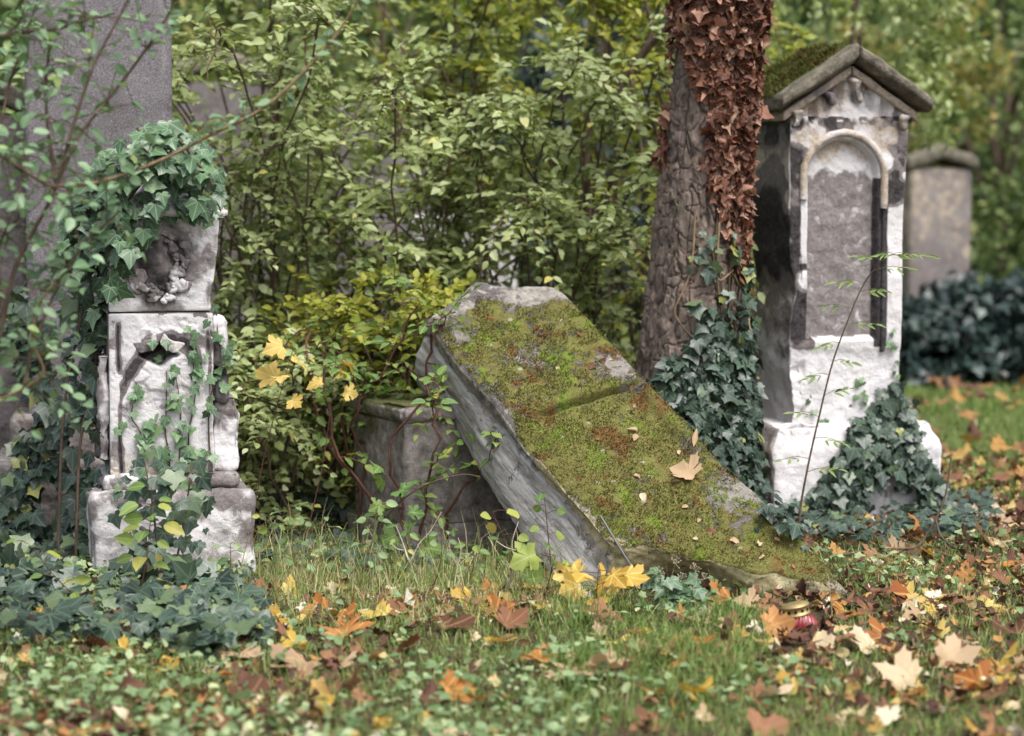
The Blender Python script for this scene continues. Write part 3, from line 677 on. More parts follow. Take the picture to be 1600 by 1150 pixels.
# ------------------------------------------------------------------ tree trunk
def trunk_c(z):
    z = np.asarray(z, float)
    x = np.interp(z, [-.2, .3, .64, 1.4, 2.17, 4.5], [.67, .70, .725, .768, .838, 1.05]); y = 9.80+.05*np.sin(z*1.1)
    rad = np.interp(z, [-.2, .1, .4, .7, 1.2, 2.2, 4.5], [.33, .285, .245, .218, .184, .152, .12])
    return x, y, rad
def trunk_pt(th, z, off=0):
    x, y, rad = trunk_c(z); rr = rad*(1+.05*np.sin(3*th+z*.7)+.03*np.sin(5*th-z))+off
    return np.stack([x+rr*np.cos(th), y+rr*np.sin(th), z+0*th], -1)
def tree():
    b = np.array([.69, 9.80, 0.]); r = root('tree', 'plated grey-brown tree trunk wrapped in dead brown ivy', 'tree', b)
    nt, nzz = 360, 800; th = np.linspace(0, 2*np.pi, nt, endpoint=False); z = np.linspace(-.15, 3.4, nzz)
    T, Z = np.meshgrid(th, z, indexing='ij'); S = trunk_pt(T, Z); flat_ = S.reshape(-1, 3)
    q = flat_.copy(); w = vec_noise(q, 11, 3, 3)*.020; qw = q+w
    fur = np.abs(fbm(qw*[25, 25, 4.2], 1, 2, 5, .35)); crs = np.abs(fbm(qw*[13, 13, 21], 1, 2, 9, .4)); fin = fbm(q*[1, 1, .35], 70, 3, 6)
    ck = np.minimum(np.clip(fur/.14, 0, 1)**.6, .35+.65*np.clip(crs/.07, 0, 1)); f1, f2, cid = vor(qw*[20, 20, 12], 5)
    d = .017*ck+.006*fin+.008*(cid-.5)+.006*fbm(q, 16, 2, 8)-.016; gid = cid
    S2 = trunk_pt(T, Z, d.reshape(T.shape)).reshape(-1, 3)
    i = np.arange(nt)[:, None]; j = np.arange(nzz-1)[None, :]; i2 = (i+1) % nt
    F = np.stack([i*nzz+j, i2*nzz+j, i2*nzz+j+1, i*nzz+j+1], -1).reshape(-1, 4)
    mk('trunk', S2, F, M['bark'], r, dict(crack=ck, cell=cid*.6+gid*.4), world=True)
    up = spline([(.93, 9.8, 3.3), (1.0, 9.85, 4.6), (1.15, 9.7, 6.0), (1.1, 9.5, 7.4)], 20); V, F = tube(up, np.linspace(.15, .05, 20), 12)
    mk('upper_trunk', V, F, M['bark'], r, dict(crack=np.ones(len(V)), cell=np.full(len(V), .4)), world=True)
    for p in ([(1.0, 9.8, 4.2), (.4, 9.9, 5.2), (-.6, 10.3, 6.0)], [(1.05, 9.8, 4.9), (1.8, 9.9, 5.8), (2.6, 10.4, 6.4)], [(1.1, 9.7, 5.6), (1.0, 10.3, 6.6), (.9, 11.2, 7.3)]):
        V, F = tube(spline(p, 14), np.linspace(.07, .02, 14), 8)
        mk('limb', V, F, M['bark'], r, dict(crack=np.ones(len(V)), cell=np.full(len(V), .4)), world=True)
tree()

# ------------------------------------------------------------------ leaves
def fan(outline, cen, fold=.10, droop=.18, ring=0.0, curl=0.0, seed=0, wav=0.0, jit=0.0):
    o = np.array(outline, float); o = np.vstack([o, (o[::-1]*[-1, 1])[1:-1]]) if abs(o[0, 0]) < 1e-6 else o
    n = len(o); c = np.array(cen, float); V2 = [c]; F = []
    if jit: o = o+np.random.default_rng(seed+5).normal(0, jit, o.shape)+np.array([.05, .03])*np.random.default_rng(seed+6).normal()*o[:, 1:]
    if ring:
        V2 += list(c+(o-c)*ring); V2 += list(o)
        for i in range(n):
            j = (i+1) % n; F.append((0, 1+i, 1+j)); F += [(1+i, 1+n+i, 1+n+j), (1+i, 1+n+j, 1+j)]
    else:
        V2 += list(o); F = [(0, 1+i, 1+(i+1) % n) for i in range(n)]
    V2 = np.array(V2); g = np.random.default_rng(seed); a, b = g.uniform(0, 6.28, 2)
    rr = np.hypot(*(V2-c).T)
    z = fold*np.abs(V2[:, 0])*2-droop*V2[:, 1]**2+curl*rr**2+wav*np.sin(np.arctan2(V2[:, 1]-c[1], V2[:, 0])*3+a)*rr
    return np.column_stack([V2, z]), np.array(F)[:, ::-1], V2
OV_ = [(0, 0), (.17, .1), (.29, .3), (.30, .52), (.2, .78), (0, 1)]
OVL = [(0, 0), (.25, .25), (.29, .55), (0, 1)]
LANCE = [(0, 0), (.09, .2), (.13, .45), (.08, .75), (0, 1)]
ROUND = [(0, 0), (.25, .06), (.42, .32), (.38, .66), (.18, .92), (0, .97)]
IVY_ = [(0, .03), (.15, -.12), (.33, -.11), (.43, .03), (.43, .16), (.58, .32), (.43, .42), (.29, .51), (.17, .72), (0, .98)]
IVYS = [(0, 0.02), (.30, -.10), (.36, .12), (.52, .33), (.24, .52), (0, .95)]
MAPLE_ = [(0, 0), (.16, -.05), (.36, -.12), (.42, -.01), (.56, .02), (.52, .12), (.44, .18), (.58, .22), (.72, .24), (.74, .34), (.88, .44), (.72, .50), (.64, .60), (.50, .57), (.34, .52), (.35, .66), (.44, .78), (.28, .82), (.17, .95), (0, 1.12)]
def variants(outl, cen, n, fold, droop, ring=0, curl=0, wav=0, s=0, jit=0.0):
    out = []
    for k in range(n):
        g = np.random.default_rng(s*100+k)
        out.append(fan(outl, cen, fold*g.uniform(.3, 1.6), droop*g.uniform(-.3, 1.7), ring, curl*g.uniform(-.6, 1.6), s*100+k, wav*g.uniform(.2, 1.5), jit))
    return out
TM = dict(ovate=variants(OV_, (0, .42), 6, .16, .22, s=1, wav=.06), ovlow=variants(OVL, (0, .45), 4, .16, .2, s=2),
          lance=variants(LANCE, (0, .45), 4, .2, .3, s=3), round=variants(ROUND, (0, .45), 6, .12, .15, s=4, wav=.08),
          ivy=variants(IVY_, (0, .24), 8, .04, .14, s=5, wav=.07, jit=.018), ivys=variants(IVYS, (0, .22), 4, .06, .2, s=6, wav=.08),
          dead=variants(IVY_, (0, .24), 8, .16, .45, ring=.55, s=7, wav=.26, curl=.35, jit=.03), maple=variants(MAPLE_, (0, .30), 10, .08, .25, .55, .25, .20, s=8, jit=.022),
          maplelow=variants(MAPLE_, (0, .30), 6, .08, .25, 0, .2, .3, s=9, jit=.03), curled=variants(OV_, (0, .42), 5, .5, .7, s=10, wav=.3))
def chaikin(o):
    o = np.array(o, float); out = [o[0]]
    for a, b in zip(o[:-1], o[1:]): out += [a*.72+b*.28, a*.28+b*.72]
    return np.array(out+[o[-1]])
TM['dead'] = variants(chaikin(IVY_), (0, .24), 8, .12, .4, ring=.55, s=7, wav=.2, curl=.4, jit=.012)
def frames(d, n):
    y = nz(d); x = nz(np.cross(y, n)); z = np.cross(x, y); return np.stack([x, y, z], -1)
def cloud(tm, pos, d, nr, size, tint, mat, name, parent, kind='stuff'):
    tms = TM[tm]; R = frames(d, nr); Vs = []; Fs = []; As = []; Us = []; b = 0
    which = np.arange(len(pos)) % len(tms)
    for k, (V, F, U) in enumerate(tms):
        m = which == k
        if not m.any(): continue
        W = np.einsum('nij,kj->nki', R[m], V)*size[m][:, None, None]+pos[m][:, None]
        c = W.shape[0]; Vs.append(W.reshape(-1, 3)); Fs.append((F[None]+(np.arange(c)*len(V))[:, None, None]).reshape(-1, 3)+b); b += c*len(V)
        As.append(np.repeat(tint[m], len(V))); Us.append(np.tile(U, (c, 1)))
    return mk(name, np.concatenate(Vs), np.concatenate(Fs), mat, parent, dict(tint=np.concatenate(As)), np.concatenate(Us), kind=kind, world=True)
LEAFMESH = {}
def leaf_mesh(tm, matk, k):
    key = (tm, matk, k)
    if key not in LEAFMESH:
        V, F, U = TM[tm][k % len(TM[tm])]; g = np.random.default_rng(hash(key[2])+len(tm)*7)
        LEAFMESH[key] = mesh('leaf', V, F, M[matk], dict(tint=np.full(len(V), (k+.5)/12.)), U)
    return LEAFMESH[key]
def leaf_obj(name, tm, matk, tint, pos, R, size, parent):
    o = bpy.data.objects.new(name, leaf_mesh(tm, matk, int(min(11, max(0, tint*12))))); col.objects.link(o)
    m = Matrix(R.tolist()).to_4x4(); 
    base = parent.location if parent else Vector((0, 0, 0))
    o.parent = parent
    o.matrix_basis = Matrix.Translation(Vector(pos)-base) @ m @ Matrix.Diagonal((size, size, size, 1))
    return o
def leaves(parent, tm, low, matk, pos, d, nr, size, tint, nind=250, front=1.0, name='leaf', rest='foliage'):
    # the leaves that show largest become parts, the rest one mass
    pos, d, nr, size, tint = [np.asarray(a, float) for a in (pos, d, nr, size, tint)]
    n = len(pos)
    if n == 0: return
    score = size/np.median(size)-front*(pos[:, 1]-pos[:, 1].min())/max(np.ptp(pos[:, 1]), 1e-3)+rng.uniform(0, .35, n)
    e = CAMZ+ (pos[:, 2]-CAMZ)*0
    pxl = 800+FPX*pos[:, 0]/pos[:, 1]; score = score-3*((pxl < -10) | (pxl > 1610) | (pos[:, 2] > CAMZ+.075*pos[:, 1]))
    order = np.argsort(-score); R = frames(d, nr)
    for i in order[:nind]: leaf_obj(name, tm, matk, tint[i], pos[i], R[i], size[i], parent)
    r = order[nind:]
    if len(r): cloud(low, pos[r], d[r], nr[r], size[r], tint[r], M[matk], rest, parent)
def rn(n, s=1.0): return rng.normal(0, s, (n, 3))

# raycasts against what is built so far
bpy.context.view_layer.update(); DG = bpy.context.evaluated_depsgraph_get()
def cast(px, py):
    d = Vector(ray(px, py)).normalized(); ok, loc, nrm, i, ob, m = sc.ray_cast(DG, (0, 0, CAMZ), d)
    return (np.array(loc), np.array(nrm), ob) if ok else None
def inpoly(p, poly):
    x, y = p[:, 0], p[:, 1]; r = np.zeros(len(p), bool); j = len(poly)-1
    for i in range(len(poly)):
        xi, yi = poly[i]; xj, yj = poly[j]
        r ^= ((yi > y) != (yj > y)) & (x < (xj-xi)*(y-yi)/(yj-yi+1e-9)+xi); j = i
    return r
def sample(poly, n, dens=None):
    a = np.array(poly, float); lo, hi = a.min(0), a.max(0); out = np.zeros((0, 2))
    while len(out) < n:
        p = rng.uniform(lo, hi, (n*3, 2)); p = p[inpoly(p, poly)]
        if dens is not None: p = p[rng.uniform(0, 1, len(p)) < dens(p)]
        out = np.vstack([out, p])
    return out[:n]
def surface(poly, n, thick=.03, maxy=10.6, dens=None):
    ps, ns = [], []
    for px, py in sample(poly, n, dens):
        h = cast(px, py)
        if h is None or h[0][1] > maxy: continue
        ps.append(h[0]+h[1]*rng.uniform(.006, thick)); ns.append(h[1])
    return np.array(ps), np.array(ns)
def ivy_orient(ns, up=.4, cam=.2, jit=.5):
    n = len(ns); nr = nz(ns*.8+np.array([0, 0, up])+np.array([0, -cam, 0])+rn(n, jit))
    d = nz(np.array([0, 0, -1.0])+rn(n, .5)); d = d-nr*(d*nr).sum(1, keepdims=True); return nz(d), nr

def stems(parent, pts_list, r0, r1, mat, name='stem', sides=5):
    for p in pts_list:
        p = spline(p, max(8, 5*len(p))); V, F = tube(p, np.linspace(r0, r1, len(p)), sides)
        mk(name, V, F, M[mat], parent, world=True)

# ------------------------------------------------------------------ ivy on the tree: dead above, green below
def tree_ivy():
    z = rng.uniform(1.0, 2.75, 5200); u = rng.uniform(-1.0, 1.0, 5200)
    lim = np.interp(z, [1.0, 1.1, 1.25, 1.4, 1.55, 1.75, 1.9, 2.0, 2.1, 2.2], [.75, .5, .34, .16, .02, -.12, -.28, -.6, -1.0, -1.3])+.18*fbm(np.stack([z*6, u*3, z*0], -1), 1, 3, 3)
    dens = np.interp(z, [1.0, 1.25, 1.5, 1.8], [.16, .38, .6, .8])
    keep = ((u > lim) | ((u < -.8+.1*np.sin(z*9)) & (z > 1.5) & (rng.uniform(0, 1, 5200) < .35))) & (rng.uniform(0, 1, 5200) < dens)
    z, u = z[keep], u[keep]; n = len(z)
    th = -np.pi/2+u*1.7; off = rng.uniform(.004, .022, n)+.04*sstep(1.95, 2.2, z)*rng.uniform(0, 1, n)
    p = trunk_pt(th, z, off); nr = np.stack([np.cos(th), np.sin(th), 0*th], -1)
    d, nn = ivy_orient(nr, .1, .15, .65)
    r = root('dead_ivy', 'withered brown ivy clinging to the upper tree trunk', 'ivy', tuple(trunk_pt(np.array(-1.3), np.array(1.0), .0)))
    leaves(r, 'dead', 'dead', 'ivy_dead', p, d, nn, np.clip(rng.normal(.043, .013, n), .018, .08), np.clip(rng.normal(.5, .30, n)+.25*fbm(p, 5, 2, 4), 0, 1), 300, .9)
    S = []
    for k in range(5):
        u0 = rng.uniform(.1, .8); zz = np.linspace(.85, 2.7, 13); uu = u0+np.cumsum(rng.normal(0, .10, 13))
        S.append(trunk_pt(-np.pi/2+np.clip(uu, -1, 1)*1.5, zz, .012))
    stems(r, S, .0045, .003, 'stem')
    r = root('green_ivy', 'dark green ivy climbing the foot of the tree trunk', 'ivy', tuple(trunk_pt(np.array(-1.3), np.array(0.02), .0)))
    z = rng.uniform(.0, 1.25, 5000); u = rng.uniform(-1.0, .95, 5000)
    lim = np.interp(z, [0, .45, .65, .8, 1.0, 1.2], [-.85, -.75, -.35, -.05, .05, -.1])+.22*fbm(np.stack([z*6, u*3, z*0], -1), 1, 3, 8)
    dens = np.interp(z, [0, .6, .75, .9, 1.0, 1.25], [1, .8, .5, .2, .08, .04])
    keep = (u > lim) & (rng.uniform(0, 1, 5000) < dens); z, u = z[keep], u[keep]; n = len(z); th = -np.pi/2+u*1.7
    p = trunk_pt(th, z, rng.uniform(.01, .05, n)+.045*sstep(.75, .3, z)*rng.uniform(0, 1, n)); nr = np.stack([np.cos(th), np.sin(th), 0*th], -1)
    d, nn = ivy_orient(nr)
    tint = np.clip(rng.normal(.42, .28, n)+.4*sstep(.85, 1.1, z), 0, 1)
    leaves(r, 'ivy', 'ivy', 'ivy', p, d, nn, np.clip(rng.normal(.043, .014, n), .016, .08), tint, 260, .9)
    S = []
    for pix in ([(1086, 330), (1075, 420), (1052, 480), (1060, 500), (1090, 535)], [(1122, 350), (1118, 420), (1130, 480), (1132, 515)], [(1140, 430), (1158, 470), (1172, 515)], [(1110, 400), (1120, 440), (1140, 425)]):
        q = []
        for a in pix:
            h = cast(*a); q.append(h[0]+h[1]*.02 if h and h[0][1] < 10.0 else P(a[0], a[1], 9.62))
        S.append(q)
    stems(r, S, .0055, .003, 'stem_tan')
tree_ivy()

# ------------------------------------------------------------------ ivy at the foot of the gabled stele
def stele_ivy():
    poly = [(1185, 800), (1262, 775), (1305, 710), (1325, 665), (1360, 645), (1375, 605), (1402, 590), (1422, 610), (1432, 690), (1450, 730), (1475, 765), (1545, 790), (1560, 830), (1480, 850), (1340, 860), (1230, 845)]
    def dn(p): return np.clip(.35+1.2*(fbm(np.column_stack([p*.013, p[:, 0]*0]), 1, 3, 4)+.45), 0, 1)*(1-.85*(((p[:, 0]-1360)/25)**2+((p[:, 1]-800)/45)**2 < 1))
    p, ns = surface(poly, 1450, .09, 10.7, dn)
    r = root('ivy_mound', 'glossy dark ivy heaped against the plinth of the gabled white gravestone', 'ivy', tuple(on(1330, 830)))
    d, nn = ivy_orient(ns, .4, .35, .35); n = len(p)
    leaves(r, 'ivy', 'ivy', 'ivy', p, d, nn, np.clip(rng.normal(.043, .014, n), .016, .08), np.clip(rng.normal(.42, .28, n), 0, 1), 300, .6)
    q = np.array([(1390, 520), (1392, 545), (1400, 565), (1388, 535), (1396, 580), (1340, 600), (1346, 612), (1338, 622), (1350, 630), (1345, 590), (1415, 610), (1412, 595), (1290, 655), (1270, 640), (1262, 625)], float)
    q = np.vstack([q, q+rng.normal(0, 4, q.shape)])
    ps = [(h[0]+h[1]*.012, h[1]) for h in (cast(*a) for a in q) if h and h[0][1] < 10.7]
    p = np.array([a for a, b in ps]); ns = np.array([b for a, b in ps]); d, nn = ivy_orient(ns)
    leaves(r, 'ivy', 'ivy', 'ivy_pale', p, d, nn, rng.uniform(.018, .032, len(p)), rng.uniform(.2, 1, len(p)), 60)
stele_ivy()

# ------------------------------------------------------------------ ivy on the left monument
def left_ivy():
    g1 = [(110, 300), (150, 250), (195, 200), (265, 190), (330, 235), (352, 300), (345, 335), (318, 345), (300, 325), (262, 345), (235, 360), (200, 410), (170, 480), (110, 500), (85, 400)]
    r = root('sprawling_ivy', 'grey-green ivy sprawling over the head of the crumbling white gravestone', 'ivy', tuple(LB+[0, -.1, 1.34]))
    pts, nrs = [], []
    for px, py in sample(g1, 480, lambda p: np.clip(.6+1.6*fbm(np.column_stack([p*.016, p[:, 0]*0]), 1, 3, 44), .03, 1)):
        base = P(px, py, 8.80+rng.uniform(-.07, .14)+.20*sstep(190, 110, px)); pts.append(base); nrs.append(nz(np.array([(px-230)/160, -.8, (330-py)/220+.3])))
    p, ns = np.array(pts), np.array(nrs); d, nn = ivy_orient(ns, .3, .3, .35); n = len(p)
    leaves(r, 'ivy', 'ivy', 'ivy_pale', p, d, nn, np.clip(rng.normal(.062, .016, n), .025, .1), np.clip(rng.normal(.28, .25, n), 0, 1), 260, 1.0)
    S = [[P(*a) for a in q] for q in ([(215, 200, 8.85), (235, 260, 8.8), (190, 330, 8.82), (150, 420, 8.9)], [(260, 195, 8.85), (320, 270, 8.78), (345, 330, 8.85)], [(150, 280, 8.9), (130, 380, 8.95), (120, 520, 9.0)])]
    stems(r, S, .006, .003, 'stem')
    r = root('hanging_ivy', 'dark ivy curtain hanging down the left flank of the crumbling gravestone', 'ivy', tuple(on(120, 905)))
    g2 = [(-20, 480), (60, 420), (150, 430), (180, 470), (160, 560), (162, 640), (185, 700), (165, 770), (150, 850), (60, 870), (-20, 860), (20, 700), (60, 640)]
    pts, nrs = [], []
    for px, py in sample(g2, 560, lambda p: np.clip(.6+1.5*fbm(np.column_stack([p*.014, p[:, 0]*0]), 1, 3, 34), .03, 1)):
        pts.append(P(px, py, 8.92+rng.uniform(-.06, .15)+.38*sstep(150, 60, px))); nrs.append(np.array([-.3, -.9, .2]))
    p, ns = np.array(pts), np.array(nrs); d, nn = ivy_orient(ns, .3, .2, .4); n = len(p)
    leaves(r, 'ivy', 'ivy', 'ivy', p, d, nn, np.clip(rng.normal(.06, .015, n), .025, .1), np.clip(rng.normal(.55, .25, n), 0, 1), 220, 1.0)
    stems(r, [[P(*a) for a in q] for q in ([(118, 900, 8.9), (125, 700, 8.92), (150, 560, 8.95), (140, 430, 8.95)], [(90, 890, 9), (100, 640, 9), (130, 480, 9)])], .007, .004, 'stem')
    # tendrils on the face
    r = root('ivy_tendrils', 'thin light green ivy tendrils creeping up the white face of the crumbling gravestone', 'ivy', tuple(on(262, 890)))
    lines = [[(262, 770), (265, 720), (258, 670), (262, 620), (258, 560), (255, 530)], [(300, 760), (296, 700), (300, 650), (306, 600), (300, 560), (302, 545), (292, 505)], [(215, 760), (222, 690), (205, 650), (212, 610), (208, 590)], [(330, 720), (325, 640), (338, 590), (345, 545), (338, 500), (345, 470)], [(278, 790), (280, 720), (282, 640), (275, 590), (276, 570)]]
    S = []; pts = []; nrs = []; sz = []
    for ln in lines:
        sp = spline([(a, b, 0) for a, b in ln], 26); q = []
        for a in sp:
            h = cast(a[0], a[1]); c = h[0]+h[1]*.008 if h and h[0][1] < 9.3 else P(a[0], a[1], 8.86); q.append(c)
        S.append(q)
        for k in range(38):
            t = rng.integers(0, 26); f = 1-t/26.
            if rng.uniform() > .35+.65*f: continue
            a = sp[t][:2]+rng.normal(0, 5+9*f, 2); h = cast(*a)
            c = h[0]+h[1]*rng.uniform(.008, .03) if h and h[0][1] < 9.3 else P(a[0], a[1], 8.84)
            pts.append(c); nrs.append(np.array([0, -1, .2])); sz.append(rng.uniform(.024, .042)*(1+.35*f))
    for q in S:
        V, F = tube(spline(q[::3], 30), np.linspace(.0035, .0015, 30), 5); mk('stem', V, F, M['stem'], r, world=True)
    p, ns = np.array(pts), np.array(nrs); d, nn = ivy_orient(ns, .3, .2, .3)
    leaves(r, 'ivy', 'ivy', 'ivy_pale', p, d, nn, np.array(sz), np.clip(rng.normal(.5, .25, len(p)), 0, 1), 260)
    r = root('ivy_bush', 'broad-leaved ivy clump in front of the plinth of the crumbling gravestone', 'ivy', tuple(on(250, 905)))
    g3 = [(185, 720), (230, 700), (310, 715), (330, 780), (318, 850), (270, 905), (205, 880), (175, 800)]
    pts = np.array([P(px, py, 8.55+rng.uniform(-.1, .14)) for px, py in sample(g3, 90)]); n = len(pts)
    d, nn = ivy_orient(np.tile([0, -.9, .3], (n, 1)), .35, .2, .35)
    leaves(r, 'ivy', 'ivy', 'ivy', pts, d, nn, np.clip(rng.normal(.056, .016, n), .025, .09), np.clip(rng.normal(.7, .22, n), 0, 1), 115)
    stems(r, [[P(250, 905, 8.55), P(240, 800, 8.55), P(225, 720, 8.6)], [P(270, 905, 8.55), P(290, 800, 8.55), P(300, 720, 8.6)]], .005, .003, 'stem')
    # carpet on the ground
    r = root('ivy_carpet', 'carpet of large dark ivy leaves on the ground left of the crumbling gravestone', 'ivy', tuple(on(120, 950)))
    g4 = [(-60, 770), (60, 765), (150, 850), (165, 905), (290, 900), (400, 925), (430, 1000), (330, 1040), (150, 1010), (-60, 1030)]
    q = sample(g4, 800, lambda p: np.clip(.75+1.5*fbm(np.column_stack([p*.012, p[:, 0]*0]), 1, 3, 14), .05, 1)); pts = []
    for px, py in q:
        c = on(px, max(py, 840)); top = .30*sstep(930, 780, py); c = c+np.array([0, 0, 0]); 
        c[2] += rng.uniform(.015, .09)+ (0 if py > 840 else (840-py)/FPX*c[1]); pts.append(c)
    p = np.array(pts); n = len(p); d, nn = ivy_orient(np.tile([0, -.35, .8], (n, 1)), .4, .3, .4)
    leaves(r, 'ivy', 'ivy', 'ivy', p, nz(d+np.array([0, -.4, 0])+rn(n, .5)), nn, np.clip(rng.normal(.066, .022, n), .025, .12), np.clip(rng.normal(.62, .3, n), 0, 1), 300, .6)
left_ivy()

# ------------------------------------------------------------------ shrubs
def grow(base, n_stems, h, spread, seed, twigs=14, lean=(0, 0), tl=(.16, .42), step=.034):
    g = np.random.default_rng(seed); S = []; TW_ = []; L = []
    for k in range(n_stems):
        a = g.uniform(0, 2*np.pi); out = np.array([math.cos(a), math.sin(a), 0])*g.uniform(.15, 1)*spread; hh = h*g.uniform(.6, 1.05)
        b = base+np.array([g.normal(0, .09), g.normal(0, .09), 0]); b[2] = float(gh(b[0], b[1]))-.02
        e = b+out+np.array([lean[0], lean[1], hh]); m = (b+e)/2+np.array([g.normal(0, .08), g.normal(0, .08), hh*.16])-out*.16
        e2 = e+out*.22+np.array([0, 0, -.12*hh*g.uniform(0, 1.3)]); s = spline([b, m, e, e2], 22)+np.cumsum(g.normal(0, .014, (22, 3)), 0); S.append(s)
        for j in range(twigs):
            t = g.uniform(.02, 1)**.85; i = int(t*21); p0 = s[i]; dr = nz(np.array([g.normal(), g.normal(), g.normal(.25, .5)])); ln = g.uniform(*tl)*(1.15-.4*t)
            tw = np.array([p0+dr*ln*q+np.array([0, 0, -.35*ln*q*q])+g.normal(0, .006, 3)*(q > 0) for q in np.linspace(0, 1, 6)]); TW_.append(tw)
            nl = max(3, int(ln/step))
            for q in np.linspace(.12, 1, nl):
                c = np.array([np.interp(q*5, range(6), tw[:, x]) for x in range(3)]); side = nz(np.cross(dr, [0, 0, 1])+g.normal(0, .2, 3))
                for sd in ((-1, 1) if q < .97 else (0,)):
                    dd = nz(side*sd*.85+dr*.55+g.normal(0, .22, 3)+np.array([0, 0, -.12])); L.append((c, dd))
    return S, TW_, np.array([a for a, b in L]), np.array([b for a, b in L])
def shrub(name, label, base, n_stems, h, spread, seed, matk='shrub', size=.047, tm='ovate', low='ovlow', nind=220, twigs=22, lean=(0, 0), r0=.007, tint=(.5, .22), group=None, cat='shrub', stem_mat='stem', tl=(.16, .42), step=.034, keep=None):
    base = np.array(base, float); S, T, p, d = grow(base, n_stems, h, spread, seed, twigs, lean, tl, step)
    r = root(name, label, cat, tuple(base), group)
    if keep is not None: m = keep(p); p, d = p[m], d[m]
    for s in S:
        V, F = tube(s, np.linspace(r0, .003, len(s)), 6); mk('stem', V, F, M[stem_mat], r, world=True)
    V, F = join([tube(t, np.linspace(.0028, .001, 6), 4) for t in T]); mk('twigs', V, F, M[stem_mat], r, kind='stuff', world=True)
    n = len(p); nr = nz(np.array([0, -.35, 1])+rn(n, .38)); nr = nz(nr-d*(nr*d).sum(1, keepdims=True)*.8)
    leaves(r, tm, low, matk, p, d, nr, np.clip(rng.normal(size, size*.22, n), size*.45, size*1.6), np.clip(rng.normal(tint[0], tint[1], n), 0, 1), nind, 1.0)
    return r
behind = lambda p: ~((p[:, 0] > .42) & (p[:, 1] < 10.05) & (p[:, 2] < 9))
shrub('leafy_shrub', 'pale green shrub arching up just right of the granite slab', (-1.02, 10.55, 0), 17, 2.15, .75, 11, nind=160, keep=behind)
shrub('leafy_shrub', 'dense pale green shrub rising behind the pedestal of the fallen gravestone', (-.42, 10.75, 0), 20, 1.9, .85, 12, nind=170, keep=behind, size=.045)
shrub('leafy_shrub', 'green shrub standing behind the head of the fallen gravestone beside the trunk', (.22, 10.85, 0), 18, 2.0, .75, 13, nind=160, keep=behind)
shrub('tall_shrub', 'tall yellowish shrub with upright dark stems behind the pale green shrubs', (-.25, 11.9, 0), 20, 2.9, 1.15, 14, 'shrub_yellow', .05, nind=110, r0=.009, tint=(.45, .25))
shrub('tall_shrub', 'tall green shrub in the gap between granite slab and yellowish shrub', (-1.25, 11.7, 0), 18, 2.8, 1.0, 15, 'shrub', .048, nind=110, tint=(.35, .2))
shrub('tall_shrub', 'yellow-leaved shrub with a thick forked bough left of the ivy-wrapped trunk', (.62, 11.9, 0), 16, 2.8, .9, 16, 'shrub_yellow', .05, nind=110, tint=(.6, .25), r0=.009)
r = [o for o in bpy.data.objects if o.name.startswith('tall_shrub')][-1]
stems(r, [[(.45, 11.2, 0), P(915, 235, 11.2), P(955, 160, 11.2), P(1000, 90, 11.2), P(1045, 40, 11.1)], ], .022, .017, 'stem', 'bough', 8)
stems(r, [[P(985, 108, 11.2), P(990, 150, 11.15), P(1000, 220, 11.1), P(1005, 300, 11.1)], [P(1000, 92, 11.2), P(1018, 50, 11.2), P(1008, 0, 11.2)]], .013, .009, 'stem', 'branch', 6)
shrub('low_bramble', 'low mottled bramble bush between the two white and grey stones on the left', (-.52, 9.85, 0), 12, .95, .42, 17, 'seedling', .043, nind=200, tint=(.32, .25), stem_mat='stem_red', tl=(.12, .3), step=.04, twigs=11)
shrub('low_bramble', 'mottled leafy sprays leaning over the left corner of the pedestal', (-.40, 9.38, 0), 7, .85, .22, 18, 'seedling', .045, nind=140, tint=(.28, .22), stem_mat='stem_red', tl=(.1, .26), step=.04, twigs=8, lean=(.06, -.02))

shrub('low_shrub', 'low light green shrub filling the gap right of the crumbling gravestone', (-.95, 9.95, 0), 11, .85, .42, 19, 'shrub', .043, nind=120, tint=(.5, .25), twigs=16)
shrub('low_shrub', 'low yellow-green shrub crouching behind the pedestal', (-.28, 10.2, 0), 12, .95, .5, 20, 'shrub_yellow', .043, nind=100, tint=(.5, .25), twigs=16)
shrub('low_shrub', 'bright yellow-green low shrub under the stems of the pale green shrubs', (-.62, 10.25, 0), 14, 1.0, .5, 21, 'shrub_yellow', .045, nind=60, tint=(.7, .25), twigs=18)
